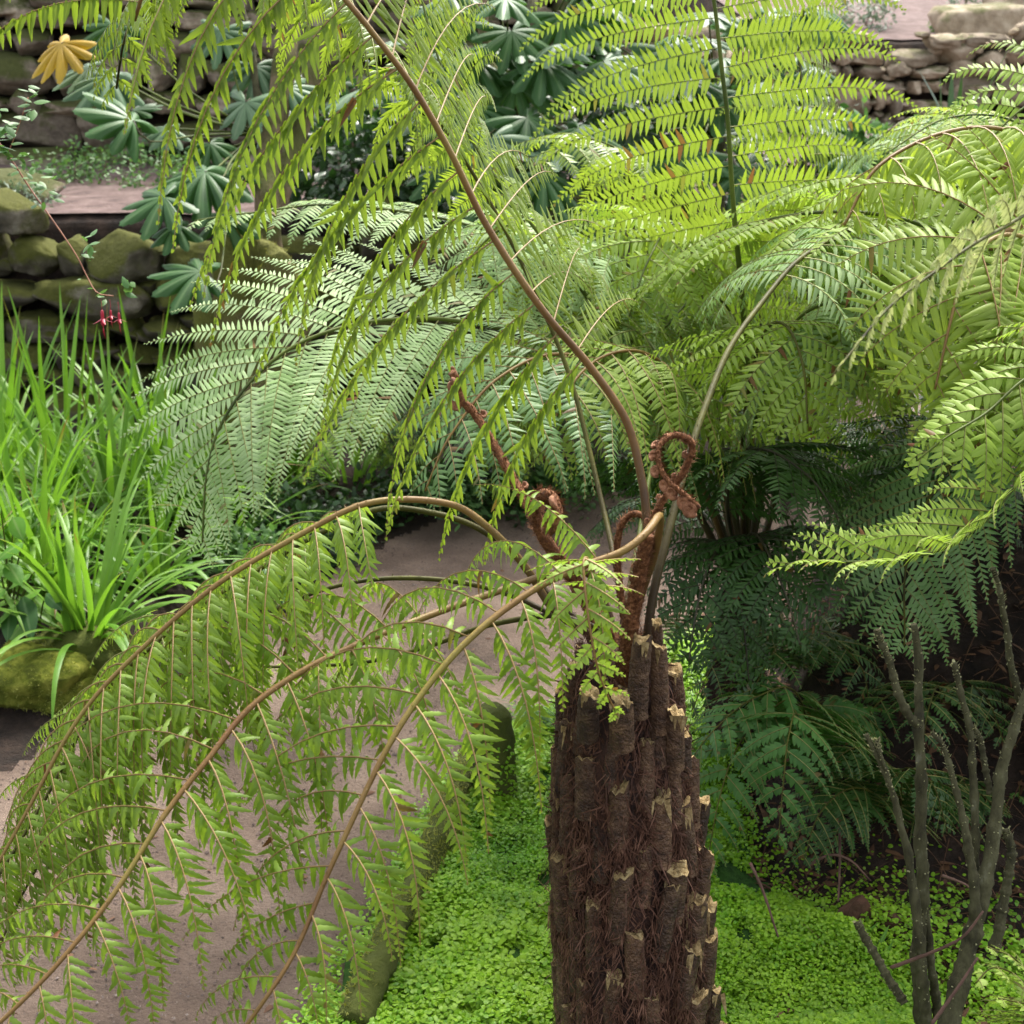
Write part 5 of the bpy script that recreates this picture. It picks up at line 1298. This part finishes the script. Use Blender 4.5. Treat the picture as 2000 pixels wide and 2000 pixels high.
# ------------------------------------------------------------------ flowering sprig hanging in from the left
sp_ = crom([P(-260, -150, 3.1), P(-120, 120, 3.05), P(10, 295, 3.0), P(60, 370, 3.0), P(110, 440, 2.98), P(150, 500, 2.97), P(170, 540, 2.96), P(190, 572, 2.95), P(222, 578, 2.95)], 80)
ft = thing('flowering_sprig', sp_[0], 'thin reddish sprig with three hanging red flowers at the left', 'flower stem')
mb = MB(); tube(mb, sp_, np.linspace(.0035, .0012, 80), 6); mb.build('stem', M['redstem'], ft, origin=sp_[0])
mb = MB()
for (px, py, n_, s) in [(10, 240, 12, .034), (25, 290, 8, .03), (55, 185, 9, .03), (40, 320, 7, .024), (55, 340, 7, .024), (95, 365, 9, .026), (85, 385, 6, .022), (170, 470, 9, .026), (160, 515, 3, .012), (240, 560, 6, .034), (200, 575, 4, .026), (-5, 270, 10, .034), (60, 215, 4, .035)]:
    c = P(px, py, 2.98)
    for i in range(n_):
        o = c + RNG.normal(size=3) * .012
        dd = nrm(RNG.normal(size=3) * [1, .8, .5] + [0, 0, .1])
        L = s * RNG.uniform(.7, 1.2)
        blades(mb, np.array([o]), dd[None], np.array([ZV - FWD * .5 + RNG.normal(size=3) * .3]), np.array([L]), np.array([L * .27]), 6, .2, .2, shape=([0, .1, .35, .6, .85, 1], [.15, .7, 1, .8, .4, .02]))
mb.build('foliage', M['weed'], ft, origin=sp_[0])
tube_pts = [((10, 295), (55, 185))]
mb = MB(); tube(mb, crom([P(15, 300, 3.0), P(35, 250, 3.0), P(55, 190, 3.0)], 14), .0012, 5); mb.build('twig', M['redstem'], ft, origin=sp_[0])
for (px, py, sz) in [(197, 585, .95), (214, 585, .6), (230, 590, .7)]:
    s = .02 * sz; mb = MB()
    p0 = P(px, py, 2.95); tip = p0 - ZV * .022
    tube(mb, crom([p0, (p0 + tip) / 2 + RGT * .001, tip], 6), .0006, 5)
    c = crom([tip, tip - ZV * s, tip - ZV * s * 1.9], 12)
    tube(mb, c, np.array([.1, .17, .2, .2, .19, .19, .22, .24, .26, .24, .16, .05]) * s, 8)
    b = tip - ZV * s * .95
    for i in range(4):
        a = i * math.pi / 2 + .5; o = np.array([math.cos(a), math.sin(a), 0])
        blades(mb, (b + o * s * .15)[None], nrm(o * .9 - ZV * .75)[None], (o + ZV)[None], np.array([s * 1.1]), np.array([s * .17]), 5, -.2, .2)
    for i in range(3): tube(mb, [tip - ZV * s * 1.7, tip - ZV * s * (2.6 + .3 * i) + RGT * s * .1 * (i - 1)], s * .03, 4)
    mb.build('flower', M['flower'], ft, origin=tip)

# ------------------------------------------------------------------ bare-stemmed shrub on the right
def bare_stem(par, pts, r0, r1, nlich=60, name='stem', mat='greybark'):
    c = crom([P(*q) for q in pts], 70); n = 70; c = c + .0028 * np.stack([vnoise(c, 22, 1), vnoise(c, 22, 5), vnoise(c, 22, 9) * 0], -1); r0 *= .74; r1 *= .78
    rr = np.linspace(r0, r1, n) * (1 + .3 * np.abs(np.sin(np.arange(n) * .31 + RNG.random() * 6)) ** 14 + .05 * RNG.normal(size=n))
    mb = MB(); tube(mb, c, rr, 12, bump=.05)
    o = mb.build(name, M[mat], par, origin=c[0])
    t, N, B = frames(c); lb = MB()
    k = RNG.integers(4, n, nlich); th = RNG.uniform(0, 2 * math.pi, nlich)
    rad = N[k] * np.cos(th)[:, None] + B[k] * np.sin(th)[:, None]
    for i in range(nlich):
        s = RNG.uniform(.0008, .0026)
        p = c[k[i]] + rad[i] * rr[k[i]]
        v = nrm(np.array([[1, 0, 0], [0, 1, 0], [-1, 0, 0], [0, -1, 0], [0, 0, 1], [0, 0, -1.]]) + RNG.normal(size=(6, 3)) * .3) * s
        lb.add(v + p, None, [[0, 1, 4], [1, 2, 4], [2, 3, 4], [3, 0, 4], [1, 0, 5], [2, 1, 5], [3, 2, 5], [0, 3, 5]])
    # small buds crowd the tip
    m = 34
    for i in range(m):
        j = n - 1 - int(abs(RNG.normal()) * 11); j = max(j, 10)
        a = RNG.uniform(0, 2 * math.pi); o_ = N[j] * math.cos(a) + B[j] * math.sin(a)
        blades(lb, (c[j] + o_ * rr[j] * .8)[None], (o_ + t[j])[None], t[j][None], np.array([.007]), np.array([.0022]), 4)
    lb.build('bud', M['lichen'], o, origin=c[0])['kind'] = 'stuff'
    return o
b = on_ground(1800, 1990)
sh = thing('bare_stemmed_shrub', b, 'shrub of bare grey-green knobbly stems in front of the dark bank, left of the pair', 'shrub', 'bare stemmed shrubs')
bare_stem(sh, [(1800, 1995, 2.50), (1795, 1850, 2.47), (1802, 1720, 2.45), (1798, 1640, 2.44), (1800, 1520, 2.42), (1793, 1400, 2.4), (1795, 1300, 2.4), (1783, 1220, 2.38)], .019, .0075, 90)
bare_stem(sh, [(1798, 1420, 2.4), (1775, 1400, 2.39), (1762, 1370, 2.38), (1740, 1300, 2.37), (1715, 1230, 2.36)], .010, .0065, 40)
bare_stem(sh, [(1806, 1990, 2.46), (1796, 1830, 2.42), (1775, 1680, 2.4), (1745, 1560, 2.38), (1720, 1490, 2.37), (1690, 1435, 2.36)], .014, .005, 80)
bare_stem(sh, [(1735, 1520, 2.375), (1722, 1480, 2.36), (1712, 1445, 2.36)], .005, .0035, 30)
bare_stem(sh, [(1830, 1985, 2.5), (1822, 1900, 2.47), (1812, 1800, 2.46), (1808, 1740, 2.46)], .012, .005, 20)
b = on_ground(1870, 2010)
sh = thing('bare_stemmed_shrub', b, 'shrub of bare grey-green stems forking upward, nearest the right edge', 'shrub', 'bare stemmed shrubs')
bare_stem(sh, [(1850, 2015, 2.4), (1880, 1900, 2.4), (1905, 1800, 2.4), (1930, 1700, 2.4), (1945, 1600, 2.4), (1958, 1500, 2.4), (1980, 1420, 2.4), (2010, 1340, 2.4)], .023, .0085, 110)
bare_stem(sh, [(1905, 1810, 2.4), (1900, 1700, 2.38), (1880, 1600, 2.37), (1862, 1520, 2.36), (1845, 1460, 2.35), (1822, 1430, 2.35)], .013, .0045, 70)
bare_stem(sh, [(1902, 1780, 2.42), (1905, 1650, 2.42), (1902, 1520, 2.41), (1895, 1430, 2.4), (1880, 1370, 2.39), (1866, 1295, 2.38)], .011, .0062, 60)
bare_stem(sh, [(1935, 1550, 2.42), (1915, 1450, 2.42), (1898, 1420, 2.4)], .0075, .006, 20)
bare_stem(sh, [(1940, 1860, 2.5), (1960, 1760, 2.5), (1975, 1670, 2.5), (1965, 1620, 2.5)], .013, .009, 20)
bare_stem(sh, [(2000, 1390, 2.45), (1975, 1300, 2.4), (1960, 1200, 2.35), (1940, 1110, 2.32)], .009, .005, 60)
b = on_ground(1765, 1960)
sh = thing('bare_stemmed_shrub', b, 'short cut stem leaning left out of the green carpet', 'shrub', 'bare stemmed shrubs')
bare_stem(sh, [(1765, 1960, 2.5), (1730, 1900, 2.52), (1700, 1850, 2.54), (1672, 1800, 2.55)], .011, .0085, 20)

# twigs and litter on the bank
for i, (p, lab) in enumerate([([(1465, 1685, 2.7), (1490, 1740, 2.68), (1510, 1800, 2.66), (1520, 1830, 2.66)], 'reddish twig curving down the bank beside the trunk'),
        ([(1580, 1690, 2.9), (1620, 1670, 2.88), (1660, 1680, 2.88), (1700, 1720, 2.9)], 'arched dead stalk on the dark bank'),
        ([(1740, 1890, 2.45), (1820, 1860, 2.4), (1880, 1830, 2.36), (1920, 1780, 2.34)], 'thin brown twig crossing in front of the bare stems'),
        ([(1820, 2000, 2.3), (1870, 1930, 2.3), (1910, 1870, 2.3)], 'short brown twig at the foot of the forked shrub'),
        ([(1640, 1600, 3.0), (1640, 1690, 2.9), (1637, 1760, 2.85)], 'upright dead stalk stuck in the dark bank'),
        ([(1840, 1710, 2.7), (1880, 1725, 2.7), (1900, 1740, 2.7)], 'pale broken twig between the bare stems')]):
    c = crom([P(*q) for q in p], 30); mb = MB(); tube(mb, c, np.linspace(.0035, .002, 30), 6, bump=.1)
    tag(mb.build('twig', M['twig'], origin=c[0]), lab, 'twig', 'fallen twigs on the bank')
mb = MB(); n = 3200
xy = RNG.uniform([.5, 2.1], [1.6, 4.2], (n, 2)); h = ground_h(xy[:, 0], xy[:, 1])
az = RNG.uniform(0, 6.28, n); L = RNG.uniform(.01, .05, n)
blades(mb, np.c_[xy, h + .012], np.stack([np.cos(az), np.sin(az), RNG.normal(size=n) * .2], -1), np.tile(ZV, (n, 1)) + RNG.normal(size=(n, 3)) * .3, L, L * RNG.uniform(.04, .3, n), 4, .2, .3)
n = 1400; xy = RNG.uniform([.55, 2.3], [1.7, 4.0], (n, 2)); h = ground_h(xy[:, 0], xy[:, 1]); L = RNG.uniform(.05, .2, n)
blades(mb, np.c_[xy, h + .02], np.stack([RNG.normal(size=n), RNG.normal(size=n) - .6, RNG.normal(size=n) * .5], -1), np.tile(ZV, (n, 1)), L, np.full(n, .0011), 5, .3, .3)
tag(mb.build('leaf_litter', M['deadleaf']), 'brown leaf litter scattered on the dark bank', 'leaf litter', kind='stuff')
g = on_ground(1720, 1900)
grass_tuft('grass_tuft', g, 6, (.08, .17), .006, (.2, 1.2), 'broad', 'small grassy seedling in front of the reddish rocks')
g = on_ground(1440, 1250)
